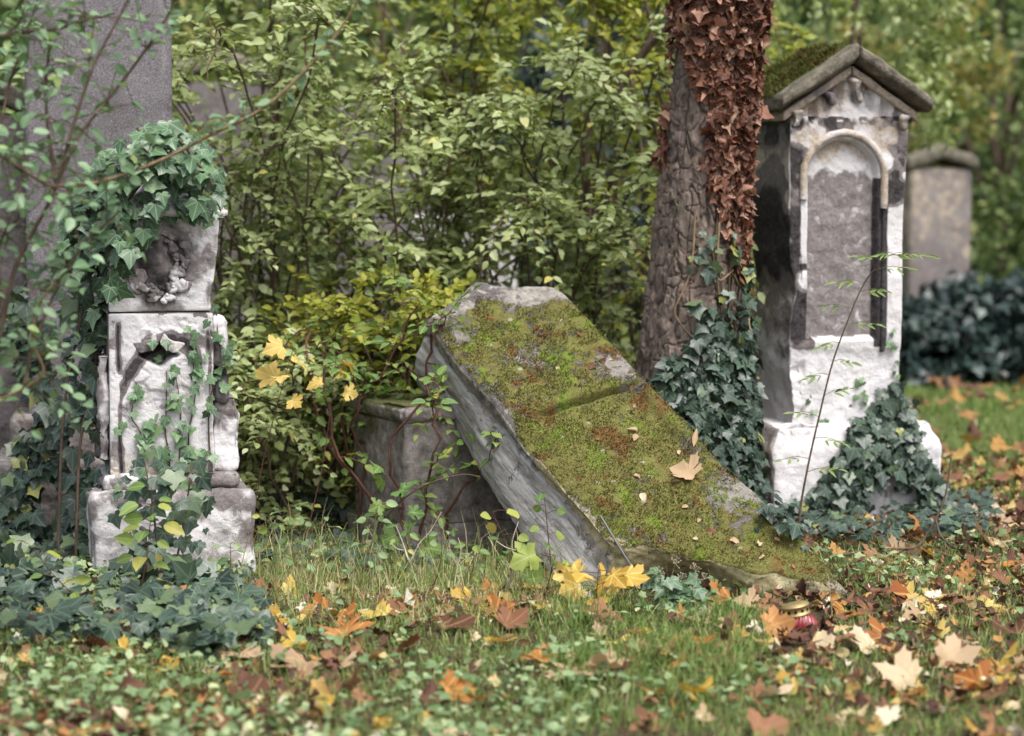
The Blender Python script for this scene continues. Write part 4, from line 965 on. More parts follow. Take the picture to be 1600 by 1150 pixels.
# near branches, out of focus
def near_branches():
    Y = 7.1; b = on(-60, 1060)
    r = root('near_shrub', 'blurred blue-green shrub branches hanging in front of the granite slab', 'shrub', tuple(b))
    br = [[(-60, 1055), (-50, 900), (-25, 650), (5, 500), (26, 413), (70, 329), (87, 291), (117, 188), (150, 94), (200, 0), (230, -90)],
          [(87, 291), (155, 284), (249, 251), (329, 211), (418, 164), (500, 85), (545, 25), (580, -40)],
          [(75, 320), (122, 216), (165, 160), (207, 106), (254, 38), (290, -30)],
          [(40, 600), (52, 540), (94, 441), (136, 376), (188, 329)],
          [(87, 291), (70, 287), (10, 249), (-40, 220)],
          [(-45, 660), (0, 625), (40, 605), (68, 580), (50, 530), (60, 480), (85, 440)],
          [(5, 500), (-10, 300), (10, 150), (40, 60), (70, -40)], [(88, 288), (75, 200), (72, 130), (78, 60)], [(-30, 60), (40, 50), (90, 45), (140, 30), (180, 20)], [(-60, 700), (-30, 500), (0, 380), (30, 340)]]
    P_, D_, N_ = [], [], []; T = []
    for k, q in enumerate(br):
        yy = Y+rng.uniform(-.25, .45)*(k > 0); pts = spline([P(a, c, Y+(yy-Y)*min(1, i/2)) for i, (a, c) in enumerate(q)], 40)
        V, F = tube(pts, np.linspace(.009 if k == 0 else .0062, .0032, 40), 6); mk('branch', V, F, M['stem_tan' if k in (1, 5) else 'stem'], r, world=True)
        for j in range(33 if k else 24):
            i = int(rng.uniform(.28 if k == 0 else .1, 1)*39); c = pts[i]; dr = nz(rng.normal(0, 1, 3)+np.array([0, 0, .2])); ln = rng.uniform(.05, .2)
            if k == 1 and i > 18: ln *= .35
            tw = np.array([c+dr*ln*t for t in np.linspace(0, 1, 4)]); T.append(tube(tw, np.linspace(.002, .001, 4), 4))
            for t in np.linspace(.4, 1, max(2, int(ln/.045))):
                sd = rng.choice([-1, 1]); P_.append(c+dr*ln*t); D_.append(nz(dr*.5+np.cross(dr, [0, 0, 1])*sd+rng.normal(0, .3, 3))); N_.append(nz(np.array([0, -.5, 1])+rng.normal(0, .4, 3)))
    V, F = join(T); mk('twigs', V, F, M['stem'], r, kind='stuff', world=True)
    n = len(P_); leaves(r, 'ovate', 'ovate', 'near_leaf', P_, D_, N_, np.clip(rng.normal(.042, .009, n), .022, .062), np.clip(rng.normal(.5, .25, n), 0, 1), 300, .3)
near_branches()

# ------------------------------------------------------------------ background: trees, stones, ivy bank
def crown_pts(cen, rad, n, clumps, seed, low=-.9):
    g = np.random.default_rng(seed); c = nz(g.normal(0, 1, (clumps, 3)))*g.uniform(.25, 1, (clumps, 1))**.5
    c = c[c[:, 2] > low]; i = g.integers(0, len(c), n); cr = g.uniform(.10, .30, len(c))
    p = c[i]+nz(g.normal(0, 1, (n, 3)))*(g.uniform(0, 1, (n, 1))**.45)*cr[i][:, None]
    return np.array(cen)+p*np.array(rad), g
def bush(name, label, cat, x, y, cz, rad, n, matk, size, seed, clumps=60, tint=(.5, .25), group=None, trunk=True):
    b = np.array([x, y, float(gh(x, y))]); r = root(name, label, cat, tuple(b), group); p, g = crown_pts((x, y, cz), rad, n, clumps, seed)
    p = p[p[:, 2] > .02]; n = len(p)
    nr = nz(np.array([0, -.3, .8])+g.normal(0, .6, (n, 3))); d = nz(g.normal(0, 1, (n, 3))+np.array([0, 0, -.4]))
    cloud('ovlow', p, d, nr, np.clip(g.normal(size, size*.25, n), size*.4, size*1.8), np.clip(g.normal(*tint, n), 0, 1), M[matk], 'crown', r)
    if trunk:
        V, F = tube(spline([b+[0, 0, -.05], b+[.05, 0, cz*.5], b+[-.04, .03, cz], b+[.08, 0, cz+rad[2]*.7]], 14), np.linspace(max(.03, rad[2]*.035), .01, 14), 7); mk('trunk', V, F, M['stem'], r, world=True)
        for k in range(5):
            e = np.array([x, y, cz])+nz(g.normal(0, 1, 3))*np.array(rad)*.7; V, F = tube(spline([b+[0, 0, cz*.45+.08*k], (b+[0, 0, cz]+e)/2, e], 10), np.linspace(max(.02, rad[2]*.016), .006, 10), 5); mk('limb', V, F, M['stem'], r, world=True)
    return r
KIND = [('far_green', 'green leafy tree in the row closing off the graveyard', (.5, .25)), ('far_yellow', 'yellowing tree in the row closing off the graveyard', (.4, .25)), ('far_green', 'deep green tree in the row closing off the graveyard', (.22, .2))]
for k in range(17):
    x = -15+k*2.0+rng.uniform(-.5, .5); y = 27+rng.uniform(-1.5, 2.5); m = [0, 2, 1, 0, 2, 0, 1][k % 7]
    bush('background_tree', KIND[m][1], 'tree', x, y, 3.1, (1.9, 1.7, 3.4), 7000, KIND[m][0], .17, 300+k, 80, KIND[m][2], 'trees closing off the graveyard')
for k in range(13):
    x = -17+k*2.9+rng.uniform(-.5, .5); bush('background_tree', 'dark green tree in the second row behind the others', 'tree', x, 35+rng.uniform(-1, 1), 3.6, (2.3, 1.7, 4.2), 6000, 'far_green', .22, 330+k, 80, (.2, .2), 'trees closing off the graveyard', False)
bush('background_bush', 'low dark green bush on the lawn between trunk and gabled gravestone', 'bush', 1.25, 12.9, .45, (.5, .45, .55), 2200, 'far_green', .05, 411, 40, (.3, .2))
bush('background_bush', 'yellow-leaved bush hanging over the far tan gravestone', 'bush', 3.05, 18.6, 2.05, (.95, .8, .75), 2600, 'far_yellow', .075, 401, 40, (.6, .25))
bush('background_bush', 'tall green bush at the right beyond the ivy bank', 'bush', 4.1, 20.5, 2.0, (1.3, 1.1, 2.1), 4200, 'far_green', .085, 402, 60, (.55, .25))
bush('background_bush', 'light green bush showing above the roof of the gabled gravestone', 'bush', 2.0, 14.0, 2.25, (.75, .7, .75), 2600, 'shrub', .06, 403, 40, (.3, .2))
bush('background_bush', 'dark evergreen bush behind the tall yellowish shrub', 'bush', .55, 15.2, 1.6, (.9, .8, 1.7), 4000, 'far_dark', .085, 404, 50)
bush('background_bush', 'green bush far behind the pale green shrubs', 'bush', -.9, 16.5, 1.6, (1.3, 1.0, 1.9), 4200, 'far_green', .085, 405, 60, (.45, .25))
bush('background_bush', 'dark green bush at the left edge beside the granite slab', 'bush', -2.75, 11.6, 1.1, (.75, .8, 1.5), 4200, 'far_green', .06, 406, 60, (.3, .2))
bush('background_bush', 'yellow-green bush deep between shrub and granite slab', 'bush', -2.3, 15.5, 1.7, (1.1, 1.0, 1.9), 4000, 'far_yellow', .08, 407, 50, (.35, .25))
bush('background_bush', 'green bush seen between the ivy-wrapped trunk and the gabled gravestone', 'bush', 1.35, 17.5, 1.4, (.9, .8, 1.7), 3600, 'far_green', .08, 408, 50, (.65, .2))
bush('background_bush', 'olive bush behind the ivy bank near the right edge', 'bush', 5.4, 19.2, 1.5, (1.0, .9, 1.8), 3600, 'far_yellow', .085, 409, 50, (.3, .2))
# ivy bank
p, g = crown_pts((3.75, 17.1, .2), (1.35, .5, .52), 9000, 120, 77)
p2, g = crown_pts((2.75, 16.9, .1), (.6, .45, .42), 3400, 60, 78); p = np.vstack([p, p2]); p = p[p[:, 2] > .02]
r = root('ivy_bank', 'dark blue-green bank of ivy at the far edge of the lawn', 'ivy', (3.6, 17.2, 0)); n = len(p)
cloud('ivys', p, nz(rn(n)+[0, -.3, -.8]), nz(rn(n, .5)+[0, -.5, .8]), rng.uniform(.06, .11, n), np.clip(rng.normal(.5, .25, n), 0, 1), M['far_dark'], 'foliage', r)
Vm, Fm, Nm, _ = rbox(2.6, .6, .6, .1, .28); Vm = Vm+np.array([0.1, .2, .12]); Vm = Vm+Nm*(.1*fbm(Vm, 2, 3, 5))[:, None]; mk('core', Vm, Fm, M['soil'], r)
def far_stone(label, x, y, w, d, h, mat, rot, s, cap=True):
    r = root('distant_gravestone', label, 'gravestone', (x, y, 0), 'distant gravestones', math.radians(rot))
    dk, wm = dict(farstone=(.40, .9), farstone_mid=(.5, .3), farstone_pale=(.22, .2), farstone_dark=(.62, .3))[mat]
    at = lambda V, N: dict(dark=dk+.25*fbm(V, 2.5, 3, s), warm=wm+.2*fbm(V, 3, 2, s+1))
    stone_box('shaft', (w, d, h), (0, 0, h/2-.02), M['plaster'], r, .03, .02, .012, s, attrs=at)
    stone_box('base', (w*1.3, d*1.3, .3), (0, 0, .12), M['plaster'], r, .05, .03, .012, s+1, attrs=at)
    def peak(V, N): V = V.copy(); V[:, 2] += .10*(1-np.abs(V[:, 0])/(w*.57)); return V
    if cap: stone_box('cap', (w*1.14, d*1.2, .10), (0, 0, h+.01), M['roofstone'], r, .03, .02, .015, s+2, attrs=lambda V, N: dict(moss=.35+0*V[:, 0]), shape=peak)
far_stone('blurred tan gravestone with dark cap standing in the ivy bank', 3.10, 17.95, .52, .32, 1.52, 'farstone', 20, 201)
far_stone('grey stone seen high between granite slab and shrub', -1.62, 13.6, .5, .3, 2.0, 'farstone_dark', 5, 204)
far_stone('pale stone glimpsed through the shrub behind the fallen gravestone', -.30, 13.8, .62, .3, 1.25, 'farstone_pale', 10, 207, False)
far_stone('tall grey-brown stone almost hidden behind the yellowish shrub', -.75, 14.6, .6, .3, 1.9, 'farstone_mid', 0, 210, False)
far_stone('dark block at the left edge behind the granite slab', -2.28, 10.4, .42, .4, 1.75, 'farstone_dark', 8, 213)

# ------------------------------------------------------------------ ground cover
def scatter(n, x0, x1, y0, y1, dens):
    x = rng.uniform(x0, x1, n); y = rng.uniform(y0, y1, n); px = 800+FPX*x/y; py = 263+FPX*CAMZ/y
    k = rng.uniform(0, 1, n) < dens(px, py, x, y); x, y = x[k], y[k]; return np.stack([x, y, gh(x, y)], -1), px[k], py[k]
def nz2(x, y, s, sc_=1.5): return fbm(np.stack([x, y, x*0], -1), sc_, 3, s)
def blades(p, h, w, lean, tint, name, root_=None):
    m = len(p); a = rng.uniform(0, 2*np.pi, m); dx = np.stack([np.cos(a), np.sin(a), 0*a], -1); l = rn(m, 1); l[:, 2] = 0; l = nz(l)*lean[:, None]*h[:, None]
    up = np.array([0, 0, 1.0])
    b0 = p-dx*w[:, None]; b1 = p+dx*w[:, None]; mid = p+l*.35+up*h[:, None]*.6; m0 = mid-dx*w[:, None]*.7; m1 = mid+dx*w[:, None]*.7; t = p+l+up*(h*(1-.45*lean))[:, None]
    V = np.stack([b0, b1, m0, m1, t], 1).reshape(-1, 3); f = np.array([[0, 1, 3], [0, 3, 2], [2, 3, 4]]); F = (f[None]+(np.arange(m)*5)[:, None, None]).reshape(-1, 3)
    o = mk(name, V, F, M['grass'], None, dict(tint=np.repeat(tint, 5)), np.zeros((m*5, 2))); o['kind'] = 'stuff'; return o
zone = lambda px, py, x0, x1, y0, y1, s=40.: sstep(x0-s, x0+s, px)*sstep(x1+s, x1-s, px)*sstep(y0-s*.6, y0+s*.6, py)*sstep(y1+s*.6, y1-s*.6, py)
# green and dry grass
d1 = lambda px, py, x, y: np.clip(.42+.9*zone(px, py, 840, 1200, 950, 1130)+.55*zone(px, py, 400, 900, 880, 990)+.30*zone(px, py, 1150, 1700, 860, 1200)+.22*zone(px, py, -100, 800, 980, 1200)+.25*nz2(x, y, 3), 0, 1)*(1-.8*zone(px, py, -100, 330, 700, 960))*(1-.95*zone(px, py, 1215, 1300, 965, 1040, 15))*(1-.75*zone(px, py, 990, 1330, 900, 965, 20))
p, px, py = scatter(105000, -2.6, 2.8, 5.6, 9.6, d1); n = len(p)
tuft = zone(px, py, 860, 1190, 950, 1130); dry = zone(px, py, 380, 900, 850, 985)
h = rng.uniform(.018, .065, n)*(1+1.1*tuft*np.clip(.4+2*nz2(p[:, 0], p[:, 1], 71, 5), 0, 1.6)+.5*dry); tint = np.clip(rng.normal(.42, .18, n)-.10*tuft+.30*dry*(rng.uniform(0, 1, n) < .6)+.18*(rng.uniform(0, 1, n) < .3), 0, 1)
tag(blades(p, h, rng.uniform(.0008, .0022, n), rng.uniform(.15, 1.25, n), np.clip(tint+rng.normal(0, .1, n), 0, 1), 'grass'), 'short mixed green and dry grass round the stones', 'grass')
p, px, py = scatter(26000, 1.2, 6.0, 10.6, 17.5, lambda px, py, x, y: np.clip(.55+.8*nz2(x, y, 4, .8), 0, 1)); n = len(p)
tag(blades(p, rng.uniform(.03, .08, n), rng.uniform(.003, .006, n), rng.uniform(.1, .9, n), np.clip(rng.normal(.45, .2, n)+.2*nz2(p[:, 0], p[:, 1], 8, 1.2), 0, 1), 'lawn_grass'), 'blurred green lawn stretching to the ivy bank', 'grass')
# tall dry stalks
p, px, py = scatter(2600, -1.6, 1.2, 7.6, 9.3, lambda px, py, x, y: np.clip(.8*zone(px, py, 420, 880, 850, 960, 30)+.2*zone(px, py, 300, 460, 850, 960, 30)+.05*zone(px, py, 900, 1300, 900, 1000), 0, 1)); n = len(p)
tag(blades(p, rng.uniform(.10, .30, n), rng.uniform(.0010, .0020, n), rng.uniform(.1, 1.0, n), np.clip(rng.normal(.68, .25, n), 0, 1), 'dry_grass'), 'thin straw-coloured grass stalks before the pedestal', 'grass')
# small leaves of ground plants
d2 = lambda px, py, x, y: np.clip(.18+1.5*nz2(x, y, 14, 1.6)+.3*zone(px, py, 0, 900, 960, 1200)-.3*zone(px, py, 1200, 1700, 800, 960)-2*zone(px, py, 1215, 1300, 965, 1040, 15), .0, 1)
p, px, py = scatter(19000, -2.6, 2.8, 5.6, 9.4, d2); n = len(p); p[:, 2] += rng.uniform(.010, .06, n)
for tm_, lab in (('round', 'small round-leaved pale green ground plants among the fallen leaves'), ('ovate', 'small pointed-leaved ground plants among the fallen leaves'), ('ivys', 'tiny lobed ground ivy leaves among the fallen leaves')):
    k = np.arange(len(p)) % 3 == ('round', 'ovate', 'ivys').index(tm_); q = p[k]; n = len(q)
    o = cloud(tm_, q, nz(rn(n)*[1, 1, .3]), nz(rn(n, .45)+[0, -.25, 1]), rng.uniform(.010, .034, n)*(1 if tm_ == 'round' else 1.35), np.clip(rng.normal(.55, .28, n), 0, 1), M['clover'], 'ground_plants', None); tag(o, lab, 'ground cover')
# leaf litter
d3 = lambda px, py, x, y: np.clip(.28+1.1*nz2(x, y, 24, 1.6)+.35*zone(px, py, 1180, 1700, 800, 1200)+.5*(y > 9.3), .08, 1)
p, px, py = scatter(20000, -2.8, 3.6, 5.6, 12.5, d3); n = len(p); p[:, 2] += rng.uniform(.006, .03, n)
k = rng.uniform(0, 1, n); tint = np.clip(np.where(k < .62, rng.uniform(0, .45, n), rng.uniform(.4, 1, n)), 0, 1)
nr = nz(rn(n, .45)+[0, -.15, 1]); d = nz(rn(n)*[1, 1, .25])
h1 = np.arange(n) % 3 == 0
o = cloud('curled', p[~h1], d[~h1], nr[~h1], rng.uniform(.022, .055, (~h1).sum()), tint[~h1], M['litter'], 'leaf_litter', None); tag(o, 'brown and yellow leaf litter strewn over the ground', 'leaf litter')
o = cloud('maplelow', p[h1], d[h1], nr[h1], rng.uniform(.03, .065, h1.sum()), tint[h1], M['litter'], 'leaf_litter', None); tag(o, 'crumbled small maple leaves strewn over the ground', 'leaf litter')
# fallen leaves on the far lawn
p, px, py = scatter(480, 1.3, 6, 10.6, 17.2, lambda px, py, x, y: np.clip(.55+.5*sstep(13, 11, y), 0, 1)); n = len(p); p[:, 2] += .07
o = cloud('maplelow', p, nz(rn(n)*[1, 1, .2]), nz(rn(n, .3)+[0, -.3, 1]), rng.uniform(.05, .10, n), rng.uniform(.1, .72, n), M['litter'], 'lawn_leaves', None); tag(o, 'yellow leaves scattered over the blurred lawn', 'leaf litter')

# single fallen maple leaves
LAB = dict(maple_orange='orange maple leaf fallen on the ground among the grass', maple_yellow='yellow maple leaf fallen on the ground among the grass', maple_brown='brown withered maple leaf lying in the litter', maple_pale='pale tan maple leaf lying in the litter')
def fallen(px, py, size, matk, tilt=.35, up=0.02, face=.4, tint=None):
    b = on(px, py+size*200); b = on(px, py); pos = b+np.array([0, 0, up])
    a = rng.uniform(0, 2*np.pi); d = np.array([math.cos(a), math.sin(a), rng.normal(0, .2)]); nr = nz(np.array([rng.normal(0, tilt), -face+rng.normal(0, tilt), 1]))
    R = frames(nz(d)[None], nr[None])[0]; o = leaf_obj('maple_leaf', 'maple', matk, rng.uniform() if tint is None else tint, pos, R, size, None)
    tag(o, LAB[matk], 'leaf', 'fallen '+matk.split('_')[1]+' maple leaves')
for px, py, s, m, f in [(540, 1005, .11, 'maple_orange', .9), (742, 948, .10, 'maple_yellow', .9), (770, 955, .09, 'maple_orange', .5), (410, 988, .09, 'maple_yellow', .7), (603, 972, .09, 'maple_yellow', .7), (510, 962, .08, 'maple_orange', .6),
    (1140, 945, .095, 'maple_orange', 1.2), (1405, 945, .105, 'maple_yellow', .9), (1432, 945, .115, 'maple_orange', .9), (1520, 915, .09, 'maple_orange', 1.0), (1455, 838, .12, 'maple_orange', .5), (1535, 848, .13, 'maple_pale', .5), (1550, 825, .1, 'maple_pale', .5),
    (1310, 818, .07, 'maple_yellow', .7), (1320, 965, .08, 'maple_orange', .4), (1390, 1005, .095, 'maple_orange', .8), (1535, 955, .08, 'maple_yellow', .8), (1475, 1005, .08, 'maple_yellow', .5), (1470, 1045, .12, 'maple_pale', .4), (1430, 1075, .12, 'maple_pale', .3), (1300, 1020, .09, 'maple_pale', .4), (1370, 965, .08, 'maple_brown', .6), (1500, 1030, .1, 'maple_brown', .5), (1590, 1000, .1, 'maple_brown', .5),
    (640, 965, .09, 'maple_brown', .6), (690, 990, .1, 'maple_brown', .4), (255, 945, .09, 'maple_orange', .6), (130, 960, .09, 'maple_orange', .3), (60, 975, .08, 'maple_yellow', .5), (300, 985, .09, 'maple_brown', .3), (450, 1005, .1, 'maple_brown', .4), (900, 1055, .13, 'maple_pale', .2), (970, 1058, .13, 'maple_pale', .2), (780, 1010, .08, 'maple_pale', .5), (850, 1045, .09, 'maple_orange', .6), (1180, 955, .07, 'maple_pale', .9), (860, 965, .09, 'maple_yellow', .6), (1460, 880, .08, 'maple_yellow', .4), (1365, 1020, .1, 'maple_pale', .4), (1560, 1045, .1, 'maple_yellow', .3), (480, 1045, .12, 'maple_pale', .3)]:
    fallen(px, py, s, m, .35, .022, f)
for k in range(130):
    px, py = rng.uniform(-40, 1640), rng.uniform(905, 1160)
    if px > 1150: py = rng.uniform(850, 1160)
    if 1195 < px < 1315 and 930 < py < 1050: continue
    fallen(px, py, rng.uniform(.045, .10), rng.choice(['maple_orange', 'maple_yellow', 'maple_brown', 'maple_pale'], p=[.22, .2, .36, .22]), .4, rng.uniform(.008, .022), .25)
# leaves lying on the tipped stone
TRm = TR; face_n = TR[:, 2]
def on_stone(px, py, size, matk, tm, label, cat_group, ang=None, tint=None, lift=.006):
    h = cast(px, py); pos = h[0]+face_n*lift
    a = rng.uniform(0, 6.28) if ang is None else ang; d = TR[:, 0]*math.cos(a)+TR[:, 1]*math.sin(a); nr = nz(face_n+rng.normal(0, .18, 3))
    o = leaf_obj('fallen_leaf', tm, matk, rng.uniform() if tint is None else tint, pos, frames(nz(d-nr*(d@nr))[None], nr[None])[0], size, None); tag(o, label, 'leaf', cat_group)
on_stone(1085, 748, .098, 'maple_pale', 'maple', 'large pale maple leaf lying on the mossy face of the tipped gravestone', None, 2.0, .4, .012)
on_stone(1083, 702, .085, 'maple_pale', 'lance', 'thin tan leaf stalk lying above the large maple leaf on the moss', None, .9, .1, .012)
for px, py, s in [(921, 578, .045), (995, 676, .04), (990, 690, .05), (1003, 772, .05), (1000, 748, .03), (1050, 755, .035), (970, 745, .03), (1052, 767, .03), (1075, 793, .03), (1090, 818, .03), (1118, 830, .06), (1140, 845, .045), (1185, 855, .04), (1195, 870, .03), (1210, 842, .03), (1060, 705, .03), (985, 612, .03), (903, 522, .028), (870, 575, .03), (1240, 890, .03), (1090, 845, .03), (935, 690, .03)]:
    on_stone(px, py, s*.85, 'maple_pale' if rng.uniform() < .7 else 'maple_brown', 'ovate' if rng.uniform() < .4 else 'curled', 'small dry leaf fragment lying on the moss of the tipped gravestone', 'leaf fragments on the mossy stone')

# ------------------------------------------------------------------ seedlings, sapling, twigs
def seedling(label, base_px, tip_px, Y, nl, size, matk, tm, seed, bend=.0, name='seedling', r0=.003, stem_mat='stem_red', tint=(.5, .3), spread=.05, t0=.25):
    g = np.random.default_rng(seed); b = P(*base_px, Y); e = P(*tip_px, Y-.03); b[2] = float(gh(b[0], b[1])); m = (b+e)/2+np.array([bend, 0, 0]); s = spline([b, m, e], 24)
    r = root(name, label, 'seedling', tuple(b)); V, F = tube(s, np.linspace(r0, r0*.35, 24), 5); mk('stem', V, F, M[stem_mat], r, world=True)
    for k in range(nl):
        t = t0+(1-t0)*k/max(1, nl-1); c = s[min(23, int(t*23))]; a = k*2.4+g.uniform(-.4, .4); out = np.array([math.cos(a), math.sin(a)*.7-.2, .15+g.normal(0, .2)]); o = spread*g.uniform(.5, 1.2)
        pt = c+nz(out)*o; V, F = tube(np.array([c, (c+pt)/2+[0, 0, .005], pt]), .0012, 4); mk('stalk', V, F, M[stem_mat], r, world=True)
        d = nz(out+np.array([0, -.2, -.35])); nr = nz(np.array([0, -.6, .8])+g.normal(0, .45, 3)); R = frames(d[None], nr[None])[0]
        leaf_obj('leaf', tm, matk, float(np.clip(g.normal(*tint), 0, 1)), pt, R, size*g.uniform(.7, 1.2), r)
seedling('yellow-green broad-leaved seedling before the plinth of the crumbling gravestone', (215, 985), (238, 765), 8.1, 15, .068, 'seedling', 'ovate', 1, .01, tint=(.5, .28), t0=.35)
seedling('pale green seedling at the left edge over the ivy carpet', (165, 1015), (45, 850), 7.9, 10, .05, 'seedling', 'ovate', 2, -.02, tint=(.45, .25))
seedling('bright yellow maple seedling standing in the low bramble', (385, 790), (458, 545), 9.3, 5, .066, 'maple_yellow', 'maple', 3, -.02, tint=(.9, .1), spread=.05, t0=.80)
seedling('yellow maple seedling leaning against the bramble sprays', (470, 760), (525, 560), 9.3, 4, .066, 'maple_yellow', 'maple', 4, .02, tint=(.9, .1), spread=.04, t0=.85)
seedling('clump of yellow maple leaves on thin stalks before the broken end of the stone', (930, 985), (935, 890), 8.15, 11, .075, 'maple_yellow', 'maple', 5, 0, tint=(.6, .3), spread=.10, t0=.3)
seedling('small green maple seedling left of the broken end of the stone', (850, 960), (868, 868), 8.3, 5, .08, 'seedling', 'maple', 6, 0, tint=(.5, .2), spread=.06)
seedling('thin oak-leaved seedling in front of the pedestal face', (650, 905), (600, 730), 8.9, 8, .065, 'seedling', 'maple', 7, 0, tint=(.25, .2))
seedling('reddish seedling with small leaves in the dark gap under the stone', (800, 925), (770, 800), 8.6, 9, .05, 'seedling', 'round', 8, .02, tint=(.4, .3))
seedling('slender red-stemmed seedling beside the gap under the stone', (865, 925), (850, 770), 8.5, 8, .045, 'seedling', 'round', 9, .0, tint=(.5, .3))
seedling('green weed with small leaves right of the crumbling gravestone', (455, 900), (450, 790), 8.7, 14, .03, 'clover', 'round', 10, .01, stem_mat='stem_green', tint=(.5, .2))
seedling('leafy weed rising from dry grass before the pedestal corner', (560, 930), (590, 790), 8.5, 12, .045, 'clover', 'ovate', 11, .01, stem_mat='stem_green', tint=(.6, .25))

def foot_ivy():
    r = root('ivy_patch', 'low dark ivy patch between crumbling gravestone and pedestal', 'ivy', tuple(on(500, 850)))
    q = sample([(395, 790), (470, 770), (580, 800), (640, 850), (720, 880), (640, 910), (500, 900), (410, 890)], 300); pts = []
    for px, py in q: c = on(px, max(py, 835)); c[2] += rng.uniform(.01, .07)+max(0, 835-py)/FPX*c[1]; pts.append(c)
    n = len(pts); d, nn = ivy_orient(np.tile([0, -.4, .8], (n, 1)), .4, .3, .45)
    leaves(r, 'ivy', 'ivy', 'ivy', pts, d, nn, np.clip(rng.normal(.05, .014, n), .02, .08), np.clip(rng.normal(.45, .25, n), 0, 1), 120)
foot_ivy()
for k, (a, b_, y_, lab) in enumerate([((430, 895), (420, 800), 8.8, 'thin weed beside the plinth edge of the crumbling gravestone'), ((520, 905), (505, 810), 8.75, 'weed with pointed leaves in the ivy patch'), ((610, 915), (625, 815), 8.7, 'leafy weed before the pedestal corner edge'), ((680, 915), (690, 830), 8.65, 'bushy weed in front of the pedestal face'), ((730, 925), (740, 850), 8.55, 'short weed by the bleached twigs'), ((350, 930), (360, 850), 8.4, 'upright weed at the right foot of the crumbling gravestone')]):
    seedling(lab, a, b_, y_, 11, .036, 'clover' if k % 2 else 'seedling', 'ovate', 30+k, .01, stem_mat='stem_green', tint=(.45, .25), spread=.035, name='weed', t0=.15)
def sapling():
    Y = 9.35; b = P(1248, 822, Y); b[2] = float(gh(b[0], b[1]))
    pts = [P(1250, 800, Y), P(1262, 730, Y), P(1280, 650, Y), P(1300, 570, Y), P(1325, 500, Y), P(1352, 440, Y), P(1385, 402, Y-.04), P(1405, 398, Y-.06)]; s = spline([b]+pts, 60)
    r = root('sapling', 'slender ash-like sapling with sparse feathery leaves before the gabled gravestone', 'sapling', tuple(b)); V, F = tube(s, np.linspace(.0052, .0018, 60), 7); mk('stem', V, F, M['stem'], r, world=True)
    g = np.random.default_rng(9)
    for k in range(17):
        i = int(np.interp(k, [0, 16], [14, 59])); c = s[i]; sd = -1 if k % 2 else 1; ln = g.uniform(.06, .14); ax = nz(np.array([sd*.9, g.uniform(-.6, .1), g.uniform(.05, .45)])); tip = c+ax*ln+np.array([0, 0, -.02])
        V, F = tube(spline([c, (c+tip)/2+[0, 0, .012], tip], 6), .0012, 4); mk('leaf_stalk', V, F, M['stem_green'], r, world=True)
        for q in np.linspace(.4, 1, 3):
            for s2 in ((-1, 1) if q < .95 else (0,)):
                pt = c+(tip-c)*q; d = nz(ax*.8+np.cross(ax, [0, -.3, 1])*s2*.8+np.array([0, 0, -.25])); nr = nz(np.array([0, -.6, .8])+g.normal(0, .35, 3)); leaf_obj('leaflet', 'lance', 'seedling', g.uniform(.0, .5), pt, frames(d[None], nr[None])[0], g.uniform(.032, .058), r)
sapling()
def twig_thing(name, label, lines, mat, r0, r1, cat='twig', rough=.0):
    r = root(name, label, cat, tuple(lines[0][0]))
    for k, l in enumerate(lines):
        s = spline(l, 8*len(l)); V, F = tube(s, np.linspace(r0 if k == 0 else r0*.6, r1, len(s)), 7, rough, k); mk('branch' if k else 'stem', V, F, M[mat], r, world=True)
g0 = lambda px, py, up=.015: on(px, py)+np.array([0, 0, up])
twig_thing('fallen_branch', 'long curved grey branch lying before the ivy mound, its end turned up', [[g0(1298, 878, .02), g0(1350, 874, .03), g0(1405, 870, .03), P(1435, 852, 9.3), P(1462, 812, 9.32), P(1478, 770, 9.35), P(1486, 715, 9.38)], [P(1462, 812, 9.32), P(1472, 840, 9.25), P(1500, 860, 9.2), g0(1530, 880)]], 'stem', .007, .003, 'branch', .001)
twig_thing('fallen_twig', 'short dark twig lying on the litter by the fallen branch', [[g0(1460, 868), g0(1500, 880), g0(1535, 892)]], 'stem', .008, .004)
twig_thing('fallen_twig', 'stubby twig lying between yellow maple leaves', [[g0(1345, 985), g0(1385, 965), g0(1412, 950)]], 'stem', .006, .003)
twig_thing('dead_twig', 'bleached forked dead twig standing before the dark gap under the stone', [[g0(755, 975), P(785, 925, 8.3), P(805, 885, 8.3), P(800, 850, 8.3), P(810, 815, 8.3)], [P(805, 885, 8.3), P(840, 880, 8.28), P(855, 872, 8.26)], [P(806, 860, 8.3), P(790, 855, 8.3), P(775, 845, 8.3)], [P(785, 925, 8.3), P(800, 905, 8.28), P(790, 880, 8.26)]], 'stem_pale', .0035, .0015)
twig_thing('dead_twig', 'pale dead twig with thin prongs in front of the pedestal', [[g0(655, 905), P(640, 880, 8.5), P(630, 850, 8.5), P(618, 820, 8.5)], [P(640, 880, 8.5), P(655, 850, 8.5), P(672, 830, 8.5), P(690, 800, 8.5)], [P(635, 860, 8.5), P(622, 858, 8.5), P(612, 850, 8.5)]], 'stem_pale', .003, .0015)
twig_thing('dead_twig', 'thin bleached stalk beside the forked dead twig', [[g0(710, 930), P(712, 900, 8.45), P(720, 860, 8.45), P(716, 840, 8.45)], [P(720, 880, 8.45), P(738, 862, 8.45)]], 'stem_pale', .0028, .0012)
twig_thing('bramble_cane', 'dark cane arching across the pedestal face', [[g0(545, 905), P(575, 860, 8.9), P(610, 800, 8.85), P(660, 760, 8.8), P(720, 742, 8.8), P(750, 745, 8.8)]], 'stem', .0045, .002, 'cane')
